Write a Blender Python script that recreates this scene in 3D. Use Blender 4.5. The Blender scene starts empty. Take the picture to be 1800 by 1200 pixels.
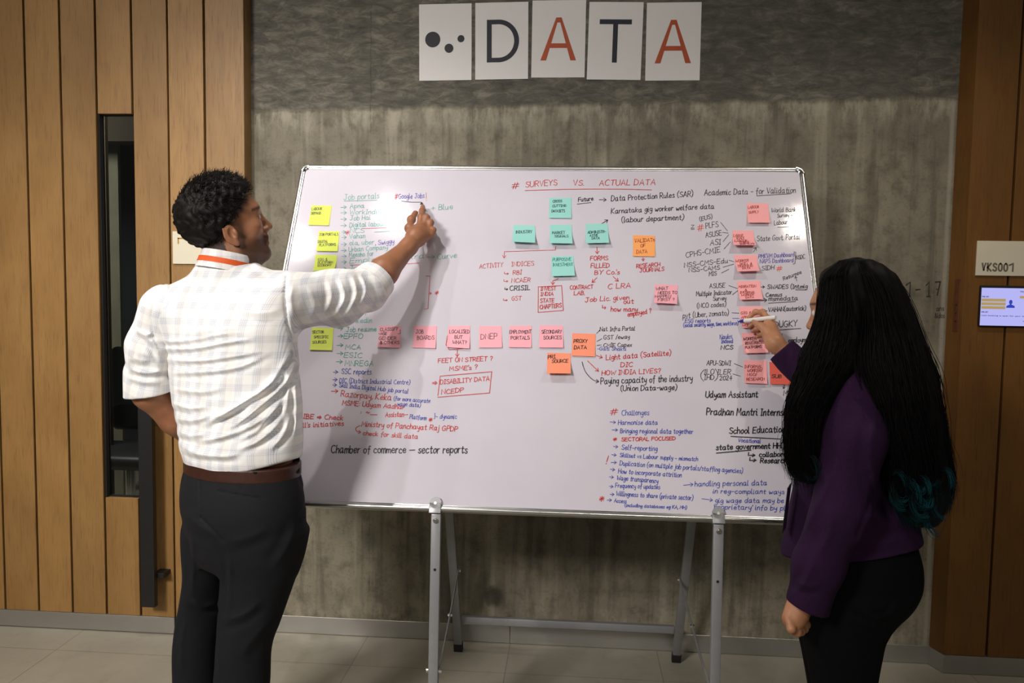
import bpy, bmesh, math, random
import numpy as np
from math import sin, cos, pi, radians
from mathutils import Vector, Matrix

scene = bpy.context.scene
COL = scene.collection

# ------------------------------------------------------------------ camera
F_PX, PITCH, YAW, ROLL = 1428.56, 0.0708, 0.0748, 0.0156
CAM = np.array([0.0, -3.2749, 1.4908])
_r = np.array([cos(YAW), sin(YAW), 0.0])
_f = np.array([-sin(YAW), cos(YAW), 0.0])
CF = _f * cos(PITCH) - np.array([0, 0, sin(PITCH)])
_u = _f * sin(PITCH) + np.array([0, 0, cos(PITCH)])
CR = cos(ROLL) * _r + sin(ROLL) * _u
CU = cos(ROLL) * _u - sin(ROLL) * _r
cam_data = bpy.data.cameras.new('camera')
cam_data.sensor_width = 36.0
cam_data.lens = F_PX * 36.0 / 1800.0
cam_data.clip_start = 0.05
camera = bpy.data.objects.new('camera', cam_data)
COL.objects.link(camera)
camera.matrix_world = Matrix((
    (CR[0], CU[0], -CF[0], CAM[0]),
    (CR[1], CU[1], -CF[1], CAM[1]),
    (CR[2], CU[2], -CF[2], CAM[2]),
    (0, 0, 0, 1)))
scene.camera = camera

# ------------------------------------------------------------------ light
scene.view_settings.view_transform = 'Standard'
scene.view_settings.look = 'None'
scene.view_settings.gamma = 1.0
scene.view_settings.exposure = 0.0
scene.view_settings.use_curve_mapping = False
world = bpy.data.worlds.new('hall')
scene.world = world
world.use_nodes = True
world.node_tree.nodes['Background'].inputs['Color'].default_value = (0.95, 0.9, 0.85, 1)
world.node_tree.nodes['Background'].inputs['Strength'].default_value = 0.05


def spot(name, loc, aim, power, size_deg, blend, radius, color):
    l = bpy.data.lights.new(name, 'SPOT')
    l.energy = power
    l.spot_size = radians(size_deg)
    l.spot_blend = blend
    l.shadow_soft_size = radius
    l.color = color
    o = bpy.data.objects.new(name, l)
    COL.objects.link(o)
    o.location = loc
    d = Vector(aim) - Vector(loc)
    o.rotation_euler = d.to_track_quat('-Z', 'Y').to_euler()
    return o


WARM = (1.0, 0.93, 0.84)
# ceiling downlights, placed by their reflections in the whiteboard, plus an added door spot
spot('downlight_over_man', (-0.97, -1.06, 2.95), (-0.95, -1.0, 0), 45, 140, 0.7, 0.02, (1.0, 0.95, 0.92))
spot('downlight_far_left', (-1.52, -1.24, 2.95), (-1.5, -1.18, 0), 20, 140, 0.7, 0.025, WARM)
spot('fill_spot_door', (-2.35, -1.35, 2.95), (-2.2, -1.0, 0), 46, 106, 0.7, 0.03, (1.0, 0.93, 0.82))  # added spot to brighten the door planks, not reflected in the board
spot('downlight_over_woman', (1.15, -1.08, 2.95), (1.05, -1.02, 0), 32, 135, 0.7, 0.03, (1.0, 0.9, 0.78))
# general hall lighting behind the photographer, plus one added fill
def area(name, loc, aim, power, size, color, spread=180):
    l = bpy.data.lights.new(name, 'AREA')
    l.energy = power
    l.size = size
    l.spread = radians(spread)
    l.color = color
    o = bpy.data.objects.new(name, l)
    COL.objects.link(o)
    o.location = loc
    o.rotation_euler = (Vector(aim) - Vector(loc)).to_track_quat('-Z', 'Y').to_euler()
    return o
area('hall_ceiling_light', (-2.2, -4.6, 3.0), (-1.1, -0.3, 0.8), 31, 0.8, (1.0, 0.95, 0.9), 76)
area('fill_light_right', (0.6, -4.8, 3.0), (0.0, 0.0, 0.6), 9, 0.8, (1.0, 0.93, 0.84), 110)  # added frontal fill, brightens the concrete below the board
area('meeting_room_light', (-2.9, 0.45, 2.8), (-2.9, 1.2, 0), 60, 1.0, (1.0, 0.95, 0.85))

# ------------------------------------------------------------------ mapping from the photograph to places in the room
def ray(x, y):
    return CF + CR * (x - 900) / F_PX + CU * (600 - y) / F_PX
def at_y(x, y, Y):
    d = ray(x, y)
    return CAM + d * (Y - CAM[1]) / d[1]
BT = 0.4889                                    # the board leans back by 28 degrees
BO = np.array([-0.1066, -0.2747, 1.9195])      # middle of the board's top edge
BW, BH = 1.83, 1.27
BN = np.array([0, -cos(BT), sin(BT)])          # normal of the writing side
BX = np.array([1.0, 0, 0])
BV = np.array([0, -sin(BT), -cos(BT)])         # down the board
def on_board(x, y, off=0.0):
    d = ray(x, y)
    t = ((BO + BN * off - CAM) @ BN) / (d @ BN)
    return CAM + d * t
def board_pt(u, v, off=0.0):
    return BO + BX * u + BV * v + BN * off

# ------------------------------------------------------------------ object helpers
def prop(o, label=None, cat=None, group=None, kind=None):
    if label: o['label'] = label
    if cat: o['category'] = cat
    if group: o['group'] = group
    if kind: o['kind'] = kind
    return o
def thing(name, label, cat, loc=(0, 0, 0), group=None):
    o = bpy.data.objects.new(name, None)
    o.empty_display_size = 0.1
    COL.objects.link(o)
    o.location = loc
    return prop(o, label, cat, group)
def wloc(o):
    v = Vector(o.location)
    while o.parent:
        o = o.parent
        v += Vector(o.location)
    return v
def mesh_obj(name, verts, faces, mat, parent=None, origin=None, smooth=False, auto=None):
    """verts in world space"""
    me = bpy.data.meshes.new(name)
    verts = np.asarray(verts, float).reshape(-1, 3)
    if parent is not None:
        base = np.array(wloc(parent))
    elif origin is not None:
        base = np.array(origin, float)
    else:
        base = np.zeros(3)
    v = verts - base
    if isinstance(faces, np.ndarray):
        k = faces.shape[1]
        me.vertices.add(len(v)); me.vertices.foreach_set('co', v.astype(np.float32).ravel())
        me.loops.add(faces.size); me.loops.foreach_set('vertex_index', faces.astype(np.int32).ravel())
        me.polygons.add(len(faces))
        me.polygons.foreach_set('loop_start', np.arange(0, faces.size, k, dtype=np.int32))
        me.polygons.foreach_set('loop_total', np.full(len(faces), k, dtype=np.int32))
        me.update(calc_edges=True)
    else:
        me.from_pydata([tuple(p) for p in v], [], [tuple(f) for f in faces])
        me.update()
    if smooth:
        me.polygons.foreach_set('use_smooth', [True] * len(me.polygons))
    if auto:
        me.set_sharp_from_angle(angle=radians(auto))
    if mat is not None:
        for m in (mat if isinstance(mat, (list, tuple)) else [mat]):
            me.materials.append(m)
    o = bpy.data.objects.new(name, me)
    COL.objects.link(o)
    if parent is not None:
        o.parent = parent
    elif origin is not None:
        o.location = origin
    return o
class MB:
    """collects shapes in world space"""
    def __init__(s):
        s.v = []; s.f = []
    def add(s, vs, fs):
        n = len(s.v)
        s.v += [tuple(map(float, p)) for p in vs]
        s.f += [tuple(i + n for i in f) for f in fs]
        return s
    def bm(s, b):
        b.verts.index_update()
        s.add([v.co[:] for v in b.verts], [[v.index for v in f.verts] for f in b.faces])
        b.free()
        return s
    def box(s, lo, hi, bevel=0.0, seg=2):
        b = bmesh.new()
        bmesh.ops.create_cube(b, size=1)
        lo, hi = Vector(lo), Vector(hi)
        for v in b.verts:
            v.co = Vector([(lo[i] + hi[i]) / 2 + v.co[i] * (hi[i] - lo[i]) for i in range(3)])
        if bevel:
            bmesh.ops.bevel(b, geom=b.edges[:], offset=bevel, segments=seg, profile=0.5, affect='EDGES')
        return s.bm(b)
    def obox(s, c, ax, ay, az, bevel=0.0, seg=2):
        """box with half axes"""
        b = bmesh.new()
        bmesh.ops.create_cube(b, size=1)
        la, lb, lc = [np.linalg.norm(a) for a in (ax, ay, az)]
        for v in b.verts:
            v.co = Vector((v.co.x * 2 * la, v.co.y * 2 * lb, v.co.z * 2 * lc))
        if bevel:
            bmesh.ops.bevel(b, geom=b.edges[:], offset=bevel, segments=seg, profile=0.5, affect='EDGES')
        ux, uy, uz = [np.asarray(a, float) / l for a, l in ((ax, la), (ay, lb), (az, lc))]
        for v in b.verts:
            v.co = Vector(np.asarray(c) + ux * v.co.x + uy * v.co.y + uz * v.co.z)
        return s.bm(b)
    def bar(s, a, b, w, h, side=(1, 0, 0), bevel=0.002):
        """square bar from a to b; w along `side`, h across"""
        a, b = np.asarray(a, float), np.asarray(b, float)
        d = b - a
        sd = np.asarray(side, float); sd = sd - d * (sd @ d) / (d @ d); sd /= np.linalg.norm(sd)
        up = np.cross(d / np.linalg.norm(d), sd)
        return s.obox((a + b) / 2, sd * w / 2, up * h / 2, d / 2, bevel)
    def tube(s, pts, rad, n=12, cap=True):
        pts = [np.asarray(p, float) for p in pts]
        if not hasattr(rad, '__len__'): rad = [rad] * len(pts)
        rings = []
        ref = None
        for i, p in enumerate(pts):
            t = pts[min(i + 1, len(pts) - 1)] - pts[max(i - 1, 0)]
            t = t / (np.linalg.norm(t) + 1e-12)
            if ref is None:
                ref = np.array([0, 0, 1.0]) if abs(t[2]) < .9 else np.array([1.0, 0, 0])
            a = np.cross(t, ref); a /= np.linalg.norm(a) + 1e-12
            b = np.cross(a, t); ref = b
            rings.append([p + rad[i] * (cos(2 * pi * k / n) * a + sin(2 * pi * k / n) * b) for k in range(n)])
        vs = [q for r in rings for q in r]
        fs = []
        for i in range(len(rings) - 1):
            for k in range(n):
                k2 = (k + 1) % n
                fs.append((i * n + k, i * n + k2, (i + 1) * n + k2, (i + 1) * n + k))
        if cap:
            fs.append(tuple(range(n)))
            fs.append(tuple(reversed([(len(rings) - 1) * n + k for k in range(n)])))
        return s.add(vs, fs)
    def poly(s, ring, depth):
        """extrude a planar ring by vector depth"""
        n = len(ring)
        d = np.asarray(depth, float)
        vs = [np.asarray(p, float) for p in ring] + [np.asarray(p, float) + d for p in ring]
        fs = [tuple(range(n)), tuple(reversed(range(n, 2 * n)))]
        fs += [(i + n, (i + 1) % n + n, (i + 1) % n, i) for i in range(n)]
        return s.add(vs, fs)
    def build(s, name, mat, parent=None, origin=None, smooth=False, auto=None):
        o = mesh_obj(name, s.v, s.f, mat, parent, origin, smooth, auto)
        b = bmesh.new(); b.from_mesh(o.data)
        bmesh.ops.recalc_face_normals(b, faces=b.faces[:])
        b.to_mesh(o.data); b.free()
        return o

# ------------------------------------------------------------------ materials
def srgb(r, g, b):
    f = lambda c: (c / 255 / 12.92) if c / 255 <= .04045 else ((c / 255 + .055) / 1.055) ** 2.4
    return (f(r), f(g), f(b), 1)
def new_mat(name):
    m = bpy.data.materials.new(name)
    m.use_nodes = True
    return m, m.node_tree, m.node_tree.nodes['Principled BSDF']
class NT:
    """tiny node builder"""
    def __init__(s, nt): s.nt = nt
    def n(s, t, **kw):
        o = s.nt.nodes.new(t)
        for k, v in kw.items():
            if k.startswith('i_'):
                key = k[2:]
                key = int(key) if key.isdigit() else key.replace('_', ' ')
                s.set(o.inputs[key], v)
            else: setattr(o, k, v)
        return o
    def set(s, inp, v):
        if hasattr(v, 'is_linked') or isinstance(v, bpy.types.NodeSocket): s.nt.links.new(v, inp)
        else: inp.default_value = v
    def coord(s, out='Object'): return s.n('ShaderNodeTexCoord').outputs[out]
    def mapping(s, vec, scale=(1, 1, 1), loc=(0, 0, 0), rot=(0, 0, 0)):
        m = s.n('ShaderNodeMapping'); s.set(m.inputs['Vector'], vec)
        m.inputs['Scale'].default_value = scale; m.inputs['Location'].default_value = loc; m.inputs['Rotation'].default_value = rot
        return m.outputs[0]
    def noise(s, vec, scale, detail=6, rough=.55, dist=0.0):
        m = s.n('ShaderNodeTexNoise'); s.set(m.inputs['Vector'], vec)
        m.inputs['Scale'].default_value = scale; m.inputs['Detail'].default_value = detail
        m.inputs['Roughness'].default_value = rough; m.inputs['Distortion'].default_value = dist
        return m.outputs['Fac']
    def ramp(s, fac, stops, interp='LINEAR'):
        r = s.n('ShaderNodeValToRGB'); s.set(r.inputs[0], fac)
        e = r.color_ramp.elements
        r.color_ramp.interpolation = interp
        while len(e) < len(stops): e.new(.5)
        for el, (p, c) in zip(e, stops):
            el.position = p; el.color = c if hasattr(c, '__len__') else (c, c, c, 1)
        return r.outputs[0]
    def mix(s, fac, a, b, mode='MIX'):
        m = s.n('ShaderNodeMix', data_type='RGBA', blend_type=mode)
        s.set(m.inputs[0], fac); s.set(m.inputs[6], a); s.set(m.inputs[7], b)
        return m.outputs[2]
    def math(s, op, a, b=0.0, c=0.0, clamp=False):
        m = s.n('ShaderNodeMath', operation=op, use_clamp=clamp)
        s.set(m.inputs[0], a); s.set(m.inputs[1], b); s.set(m.inputs[2], c)
        return m.outputs[0]
    def sep(s, vec):
        m = s.n('ShaderNodeSeparateXYZ'); s.set(m.inputs[0], vec); return m.outputs
    def smooth(s, x, a, b, lo=0.0, hi=1.0):
        m = s.n('ShaderNodeMapRange', interpolation_type='SMOOTHSTEP'); s.set(m.inputs[0], x)
        for i, v in enumerate((a, b, lo, hi)): s.set(m.inputs[i + 1], v)
        return m.outputs[0]
    def bump(s, h, strength, dist=.01):
        m = s.n('ShaderNodeBump'); s.set(m.inputs['Height'], h)
        m.inputs['Strength'].default_value = strength; m.inputs['Distance'].default_value = dist
        return m.outputs[0]
def plain(name, col, rough=.5, metal=0.0, var=.06, nscale=30, bump=0.0, spec=.5, coat=0.0, sheen=0.0):
    m, nt, p = new_mat(name)
    k = NT(nt)
    f = k.noise(k.coord(), nscale, 4)
    c0 = [max(0, x * (1 - var)) for x in col[:3]] + [1]
    c1 = [min(1, x * (1 + var)) for x in col[:3]] + [1]
    k.set(p.inputs['Base Color'], k.ramp(f, [(.3, c0), (.7, c1)]))
    p.inputs['Roughness'].default_value = rough
    p.inputs['Metallic'].default_value = metal
    p.inputs['Specular IOR Level'].default_value = spec
    p.inputs['Coat Weight'].default_value = coat
    if sheen: p.inputs['Sheen Weight'].default_value = sheen
    if bump: k.set(p.inputs['Normal'], k.bump(f, bump, .002))
    return m
def mat_wood(name='oak_veneer', dark=1.0, lo=(142, 105, 56), hi=(163, 124, 72), gr=(98, 68, 36)):
    m, nt, p = new_mat(name); k = NT(nt)
    g = k.n('ShaderNodeNewGeometry')
    co = k.coord()
    rnd = k.n('ShaderNodeAttribute', attribute_name='plank').outputs['Fac']
    off = k.n('ShaderNodeCombineXYZ', i_0=0.0, i_2=k.math('MULTIPLY', rnd, 9.0)).outputs[0]
    va = k.n('ShaderNodeVectorMath', operation='ADD', i_0=co, i_1=off).outputs[0]
    fine = k.noise(k.mapping(va, (1, 1, .045)), 210, 5, .65)
    mid = k.noise(k.mapping(va, (1, 1, .14)), 30, 4, .6, .4)
    big = k.noise(k.mapping(va, (1, 1, .5)), 4.5, 4, .55)
    base = k.ramp(big, [(.3, srgb(*lo)), (.7, srgb(*hi))])
    c = k.mix(k.math('MULTIPLY', k.smooth(fine, .5, .72), .55), base, srgb(*gr))
    c = k.mix(k.math('MULTIPLY', k.smooth(mid, .48, .75), .3), c, srgb(*[x * 1.08 for x in gr]))
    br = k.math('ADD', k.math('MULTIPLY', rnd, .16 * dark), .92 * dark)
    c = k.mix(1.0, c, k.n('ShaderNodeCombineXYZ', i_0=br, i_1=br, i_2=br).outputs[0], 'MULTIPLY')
    k.set(p.inputs['Base Color'], c)
    k.set(p.inputs['Roughness'], k.ramp(fine, [(.3, .42), (.8, .55)]))
    k.set(p.inputs['Normal'], k.bump(fine, .12, .001))
    return m
def mat_concrete():
    m, nt, p = new_mat('board_marked_concrete'); k = NT(nt)
    co = k.coord(); x, y, z = k.sep(co)
    big = k.noise(co, 2.2, 6, .6)
    mid = k.noise(co, 11, 8, .68)
    fine = k.noise(co, 90, 6, .7)
    strk = k.noise(k.mapping(co, (1, 1, .07)), 17, 6, .62, .2)
    strk2 = k.noise(k.mapping(co, (1, 1, .05), (3, 0, 1)), 7.5, 5, .6)
    c = k.ramp(big, [(.25, srgb(98, 93, 80)), (.5, srgb(128, 121, 103)), (.72, srgb(150, 142, 122))])
    c = k.mix(k.math('MULTIPLY', k.smooth(mid, .44, .68), .7), c, srgb(84, 79, 66))
    c = k.mix(k.math('MULTIPLY', k.smooth(strk, .48, .66), .55), c, srgb(78, 72, 57))
    c = k.mix(k.math('MULTIPLY', k.smooth(strk2, .55, .68), .5), c, srgb(172, 165, 146))
    c = k.mix(k.math('MULTIPLY', k.smooth(fine, .52, .7), .45), c, srgb(62, 58, 47))
    # the pour line: a rough darker lift above, lime bloom just below
    wob = k.math('ADD', z, k.math('MULTIPLY', k.math('SUBTRACT', k.noise(k.mapping(co, (1, 1, .3)), 6, 6, .7), .5), .07))
    line = k.math('SUBTRACT', wob, k.math('MULTIPLY', x, .017))
    up = k.smooth(line, 2.188, 2.212)
    rough_n = k.noise(k.mapping(co, (.55, 1, 1.5), (0, 0, 0), (0, .25, 0)), 21, 10, .76, .55)
    upc = k.ramp(rough_n, [(.3, srgb(66, 64, 58)), (.5, srgb(108, 104, 93)), (.68, srgb(152, 146, 130))])
    upc = k.mix(k.math('MULTIPLY', k.smooth(big, .42, .62), .5), upc, srgb(80, 78, 71))
    c = k.mix(up, c, upc)
    bloom = k.math('MULTIPLY', k.math('MULTIPLY', k.smooth(line, 2.07, 2.18), k.math('SUBTRACT', 1.0, up)), k.smooth(k.noise(k.mapping(co, (1, 1, .35)), 14, 7, .7), .44, .62))
    c = k.mix(k.math('MULTIPLY', bloom, .65), c, srgb(176, 170, 150))
    # damp patch and tie hole
    def blob(px, pz, r0, r1, sx=1.0, amp=.03):
        dx = k.math('MULTIPLY', k.math('SUBTRACT', x, px), sx); dz = k.math('SUBTRACT', z, pz)
        d = k.math('SQRT', k.math('ADD', k.math('MULTIPLY', dx, dx), k.math('MULTIPLY', dz, dz)))
        d = k.math('ADD', d, k.math('MULTIPLY', k.math('SUBTRACT', mid, .5), amp * 4))
        return k.smooth(d, r0, r1, 1.0, 0.0)
    c = k.mix(k.math('MULTIPLY', blob(-.305, .2, .03, .055, 1.0, .02), .8), c, srgb(58, 53, 42))
    c = k.mix(k.math('MULTIPLY', blob(-.83, .42, .02, .07, 1.6), .5), c, srgb(70, 68, 60))
    c = k.mix(k.math('MULTIPLY', blob(-.83, .3, .004, .016, 1.0, .006), .0), c, srgb(50, 48, 42))
    # formwork joints
    for jx, wd, am in ((-.83, .004, .55), (1.29, .003, .35), (.27, .002, .2)):
        dx = k.math('ABSOLUTE', k.math('SUBTRACT', x, k.math('ADD', jx, k.math('MULTIPLY', k.math('SUBTRACT', k.noise(k.mapping(co, (0, 0, 1)), 14, 4), .5), .012))))
        c = k.mix(k.math('MULTIPLY', k.smooth(dx, 0.0, wd, 1.0, 0.0), k.math('MULTIPLY', k.smooth(mid, .4, .6), am)), c, srgb(48, 44, 36))
    # lime at the foot
    foot = k.math('MULTIPLY', k.smooth(z, .1, .21, 1.0, 0.0), k.smooth(k.noise(k.mapping(co, (1, 1, .6)), 20, 7, .7), .45, .62))
    c = k.mix(k.math('MULTIPLY', foot, .4), c, srgb(165, 157, 135))
    # white drip at the right-hand edge
    dr = k.math('ABSOLUTE', k.math('SUBTRACT', x, k.math('ADD', 1.43, k.math('MULTIPLY', k.math('SUBTRACT', k.noise(k.mapping(co, (0, 0, 1)), 3, 4), .5), .02))))
    c = k.mix(k.math('MULTIPLY', k.math('MULTIPLY', k.smooth(dr, .002, .013, 1.0, 0.0), k.math('SUBTRACT', 1.0, up)), .4), c, srgb(178, 172, 160))
    pits = k.n('ShaderNodeTexVoronoi', feature='F1', i_Vector=co, i_Scale=26.0).outputs['Distance']
    c = k.mix(k.math('MULTIPLY', k.smooth(pits, .03, .07, 1.0, 0.0), .6), c, srgb(50, 46, 38))
    k.set(p.inputs['Base Color'], c)
    k.set(p.inputs['Roughness'], k.ramp(mid, [(.3, .62), (.8, .85)]))
    h = k.math('ADD', k.math('MULTIPLY', mid, .5), k.math('MULTIPLY', fine, .25))
    h = k.math('ADD', h, k.math('MULTIPLY', k.math('MULTIPLY', rough_n, up), 2.2))
    k.set(p.inputs['Normal'], k.bump(h, .55, .012))
    return m
def mat_floor():
    m, nt, p = new_mat('floor_tile'); k = NT(nt)
    co = k.coord()
    x, y, z = k.sep(co)
    big = k.noise(co, 1.7, 6, .6); mid = k.noise(co, 9, 8, .65); fine = k.noise(co, 120, 5, .6)
    c = k.ramp(big, [(.25, srgb(146, 141, 127)), (.75, srgb(172, 166, 150))])
    c = k.mix(k.math('MULTIPLY', k.smooth(mid, .5, .75), .35), c, srgb(136, 128, 110))
    c = k.mix(k.math('MULTIPLY', k.smooth(fine, .6, .75), .25), c, srgb(80, 75, 63))
    tx = k.math('FLOOR', k.math('DIVIDE', k.math('ADD', x, .835 + 6.02), .602))
    wn = k.n('ShaderNodeTexWhiteNoise', noise_dimensions='1D', i_W=tx).outputs['Value']
    c = k.mix(1.0, c, k.ramp(wn, [(0, (.9, .9, .9, 1)), (1, (1.06, 1.05, 1.04, 1))]), 'MULTIPLY')
    jx = k.math('ABSOLUTE', k.math('SUBTRACT', k.math('FRACT', k.math('DIVIDE', k.math('ADD', x, .835 + 6.02 + .301), .602)), .5))
    jy = k.math('ABSOLUTE', k.math('SUBTRACT', k.math('FRACT', k.math('DIVIDE', k.math('ADD', y, 9.6 + .86), 1.2)), .5))
    j = k.math('MAXIMUM', k.smooth(jx, .0015, .004, 1.0, 0.0), k.smooth(jy, .0008, .002, 1.0, 0.0))
    c = k.mix(k.math('MULTIPLY', j, .45), c, srgb(60, 56, 48))
    k.set(p.inputs['Base Color'], c)
    k.set(p.inputs['Roughness'], k.ramp(mid, [(.3, .4), (.8, .6)]))
    k.set(p.inputs['Normal'], k.bump(k.math('SUBTRACT', k.math('MULTIPLY', fine, .2), j), .25, .002))
    return m
def mat_steel(name, col=(.62, .61, .58), rough=.32, along=(.03, 1, 1), metal=1.0):
    m, nt, p = new_mat(name); k = NT(nt)
    co = k.coord()
    f = k.noise(k.mapping(co, along), 260, 5, .6)
    b = k.noise(co, 4, 4)
    k.set(p.inputs['Base Color'], k.ramp(b, [(.3, [x * .9 for x in col] + [1]), (.7, list(col) + [1])]))
    p.inputs['Metallic'].default_value = metal
    k.set(p.inputs['Roughness'], k.ramp(f, [(.3, rough - .06), (.7, rough + .08)]))
    k.set(p.inputs['Normal'], k.bump(f, .06, .001))
    return m
def mat_board():
    m, nt, p = new_mat('whiteboard_enamel'); k = NT(nt)
    co = k.coord()
    b = k.noise(co, 3, 5); f = k.noise(co, 45, 6, .7)
    c = k.ramp(b, [(.3, srgb(204, 199, 209)), (.7, srgb(211, 206, 215))])
    c = k.mix(k.math('MULTIPLY', k.smooth(f, .66, .8), .25), c, srgb(180, 170, 182))
    k.set(p.inputs['Base Color'], c)
    k.set(p.inputs['Roughness'], k.ramp(f, [(.3, .085), (.8, .13)]))
    k.set(p.inputs['Normal'], k.bump(f, .012, .002))
    return m
def mat_glass():
    m, nt, p = new_mat('door_glass'); k = NT(nt)
    nt.nodes.remove(p)
    out = nt.nodes['Material Output']
    t = k.n('ShaderNodeBsdfTransparent'); t.inputs[0].default_value = (.82, .86, .85, 1)
    g = k.n('ShaderNodeBsdfGlossy'); g.inputs['Roughness'].default_value = .02
    fr = k.n('ShaderNodeFresnel'); fr.inputs['IOR'].default_value = 1.5
    dust = k.noise(k.coord(), 60, 5)
    fac = k.math('ADD', fr.outputs[0], k.math('MULTIPLY', dust, .02))
    mx = k.n('ShaderNodeMixShader'); k.set(mx.inputs[0], fac)
    nt.links.new(t.outputs[0], mx.inputs[1]); nt.links.new(g.outputs[0], mx.inputs[2])
    nt.links.new(mx.outputs[0], out.inputs[0])
    return m
M = {}
M['wood'] = mat_wood()
M['wood_shaded'] = mat_wood('shaded_oak_veneer', .85, (114, 75, 28), (132, 89, 36), (84, 52, 18))  # same veneer, with the right side's dimmer light put into its colour
M['concrete'] = mat_concrete()
M['floor'] = mat_floor()
M['steel'] = mat_steel('brushed_steel_skirting', (.50, .485, .45), .38, (.03, 1, 1), .85)
M['alu'] = mat_steel('aluminium_rail', (.66, .655, .64), .3)
M['alu_v'] = mat_steel('aluminium_side_rail', (.7, .69, .68), .3, (1, 1, .03))
M['chrome'] = plain('chrome_corner', (.55, .55, .54), .18, 1.0, .05)
M['leg'] = plain('grey_painted_steel', srgb(150, 150, 152), .38, .35, .04, 40)
M['bolt'] = plain('zinc_bolt', (.7, .69, .66), .3, 1.0)
M['rubber'] = plain('black_rubber', srgb(22, 22, 22), .7)
M['gap'] = plain('dark_backing', srgb(16, 13, 10), .9)
M['black_metal'] = plain('black_powder_coat', srgb(30, 29, 29), .45, .2)
M['board'] = mat_board()
M['glass'] = mat_glass()
M['paper'] = plain('white_paper', srgb(226, 223, 219), .75, 0, .015, 8)
M['sign'] = plain('cream_sign_plate', srgb(222, 214, 190), .5, 0, .02, 10)
M['gold'] = plain('gold_print', srgb(176, 130, 40), .45, .3)
M['sign_grey'] = plain('grey_lettering', srgb(112, 104, 90), .6)
M['navy'] = plain('navy_print', srgb(14, 16, 36), .6)
M['rust'] = plain('orange_print', srgb(176, 74, 32), .6)
M['darkdot'] = plain('black_print', srgb(16, 17, 24), .6)
M['strike'] = plain('dark_timber_plate', srgb(96, 54, 28), .55, 0, .2, 60)
M['chalk'] = plain('pencil_marks', srgb(38, 34, 28), .8)
M['room_dark'] = plain('dark_blue_wall', srgb(50, 54, 60), .7)
M['room_pillar'] = plain('bare_concrete_pillar', srgb(158, 152, 132), .8, 0, .12, 7)
M['room_brown'] = plain('brown_jamb', srgb(84, 70, 52), .6)
M['chair_black'] = plain('black_chair_plastic', srgb(26, 27, 29), .5)
M['marker_white'] = plain('marker_barrel', srgb(232, 230, 226), .35, 0, .02)
M['marker_blue'] = plain('blue_marker_plastic', srgb(38, 26, 140), .35)
M['marker_black'] = plain('black_marker_plastic', srgb(16, 16, 18), .4)
INK = dict(r=plain('red_marker_ink', srgb(196, 44, 40), .5), b=plain('blue_marker_ink', srgb(44, 62, 168), .5),
           k=plain('black_marker_ink', srgb(24, 22, 28), .5), g=plain('green_marker_ink', srgb(66, 160, 146), .5),
           v=plain('violet_marker_ink', srgb(70, 56, 168), .5), o=plain('orange_marker_ink', srgb(222, 84, 40), .5),
           s=plain('dark_red_ink', srgb(150, 46, 30), .5), t=plain('teal_pen_ink', srgb(48, 122, 116), .5))
NOTE = dict(yellow=plain('yellow_note_paper', srgb(216, 230, 92), .7, 0, .02, 9), pink=plain('pink_note_paper', srgb(244, 172, 184), .7, 0, .02, 9),
            salmon=plain('salmon_note_paper', srgb(250, 172, 174), .7, 0, .02, 9),
            orange=plain('orange_note_paper', srgb(250, 150, 116), .7, 0, .02, 9), amber=plain('amber_note_paper', srgb(250, 168, 96), .7, 0, .02, 9),
            teal=plain('teal_note_paper', srgb(152, 214, 206), .7, 0, .02, 9), coral=plain('coral_note_paper', srgb(228, 96, 80), .7, 0, .02, 9))

# ------------------------------------------------------------------ the room
PL = 0.0727                   # the timber lining stands this far in front of the concrete
GX, GS = -2.2366, 0.15        # groove rhythm of the left-hand lining
XL, XR = -1.3242, 1.4455
HB = 0.0746
TOP = 3.2
def struct(o): return prop(o, kind='structure')
struct(MB().box((-5.3, -6.0, -0.06), (3.4, 4.2, 0.0)).build('floor', M['floor']))
struct(MB().box((XL - .02, 0.0, 0.0), (XR + .2, 0.16, TOP)).build('wall_back', M['concrete']))

def planks(spans, y0, y1, name, parent=None, origin=None, mat='wood'):
    """boards with eased edges; each carries its own tone"""
    mb = MB(); tone = []
    rng = random.Random(len(spans) * 7 + int(abs(y0) * 1000))
    for (x0, x1, z0, z1) in spans:
        n0 = len(mb.v)
        mb.box((x0, y0, z0), (x1, y1, z1), .0012, 1)
        tone += [rng.random()] * (len(mb.v) - n0)
    o = mb.build(name, M[mat], parent, origin)
    a = o.data.attributes.new('plank', 'FLOAT', 'POINT')
    a.data.foreach_set('value', tone)
    return o
G = 0.0046
gx = lambda i: GX + i * GS
# door: planks left of the groove that runs down through the kick plate
DE = gx(4)
door = struct(MB().box((-2.72, -PL + .018, .006), (gx(2) + .004, -PL + .034, TOP)).box((gx(3) - .004, -PL + .018, .006), (DE - G, -PL + .034, TOP))
              .box((gx(2) + .004, -PL + .018, .006), (gx(3) - .004, -PL + .034, .58)).box((gx(2) + .004, -PL + .018, 2.145), (gx(3) - .004, -PL + .034, TOP)).build('door_1', M['gap'], origin=(-2.0, -PL, 0)))
sp = []
for i in range(-4, 4):
    x0, x1 = gx(i) + G, gx(i + 1) - G
    if i == 2:
        sp += [(x0, x1, HB, .575), (x0, x1, 2.15, TOP)]
    else:
        sp.append((x0, x1, HB, TOP))
planks(sp, -PL, -PL + .018, 'plank_facing', door)
MB().box((-2.72, -PL - .0015, .004), (DE - G, -PL + .016, HB - .001), .001, 1).build('kick_plate', M['steel'], door)
MB().box((gx(2) + .008, -PL + .022, .58), (gx(3), -PL + .028, 2.145)).build('glass_pane', M['glass'], door)
MB().box((gx(2) + .004, -PL + .002, .578), (gx(2) + .0105, -PL + .034, 2.148)).build('glazing_bead', M['gap'], door)
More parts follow.
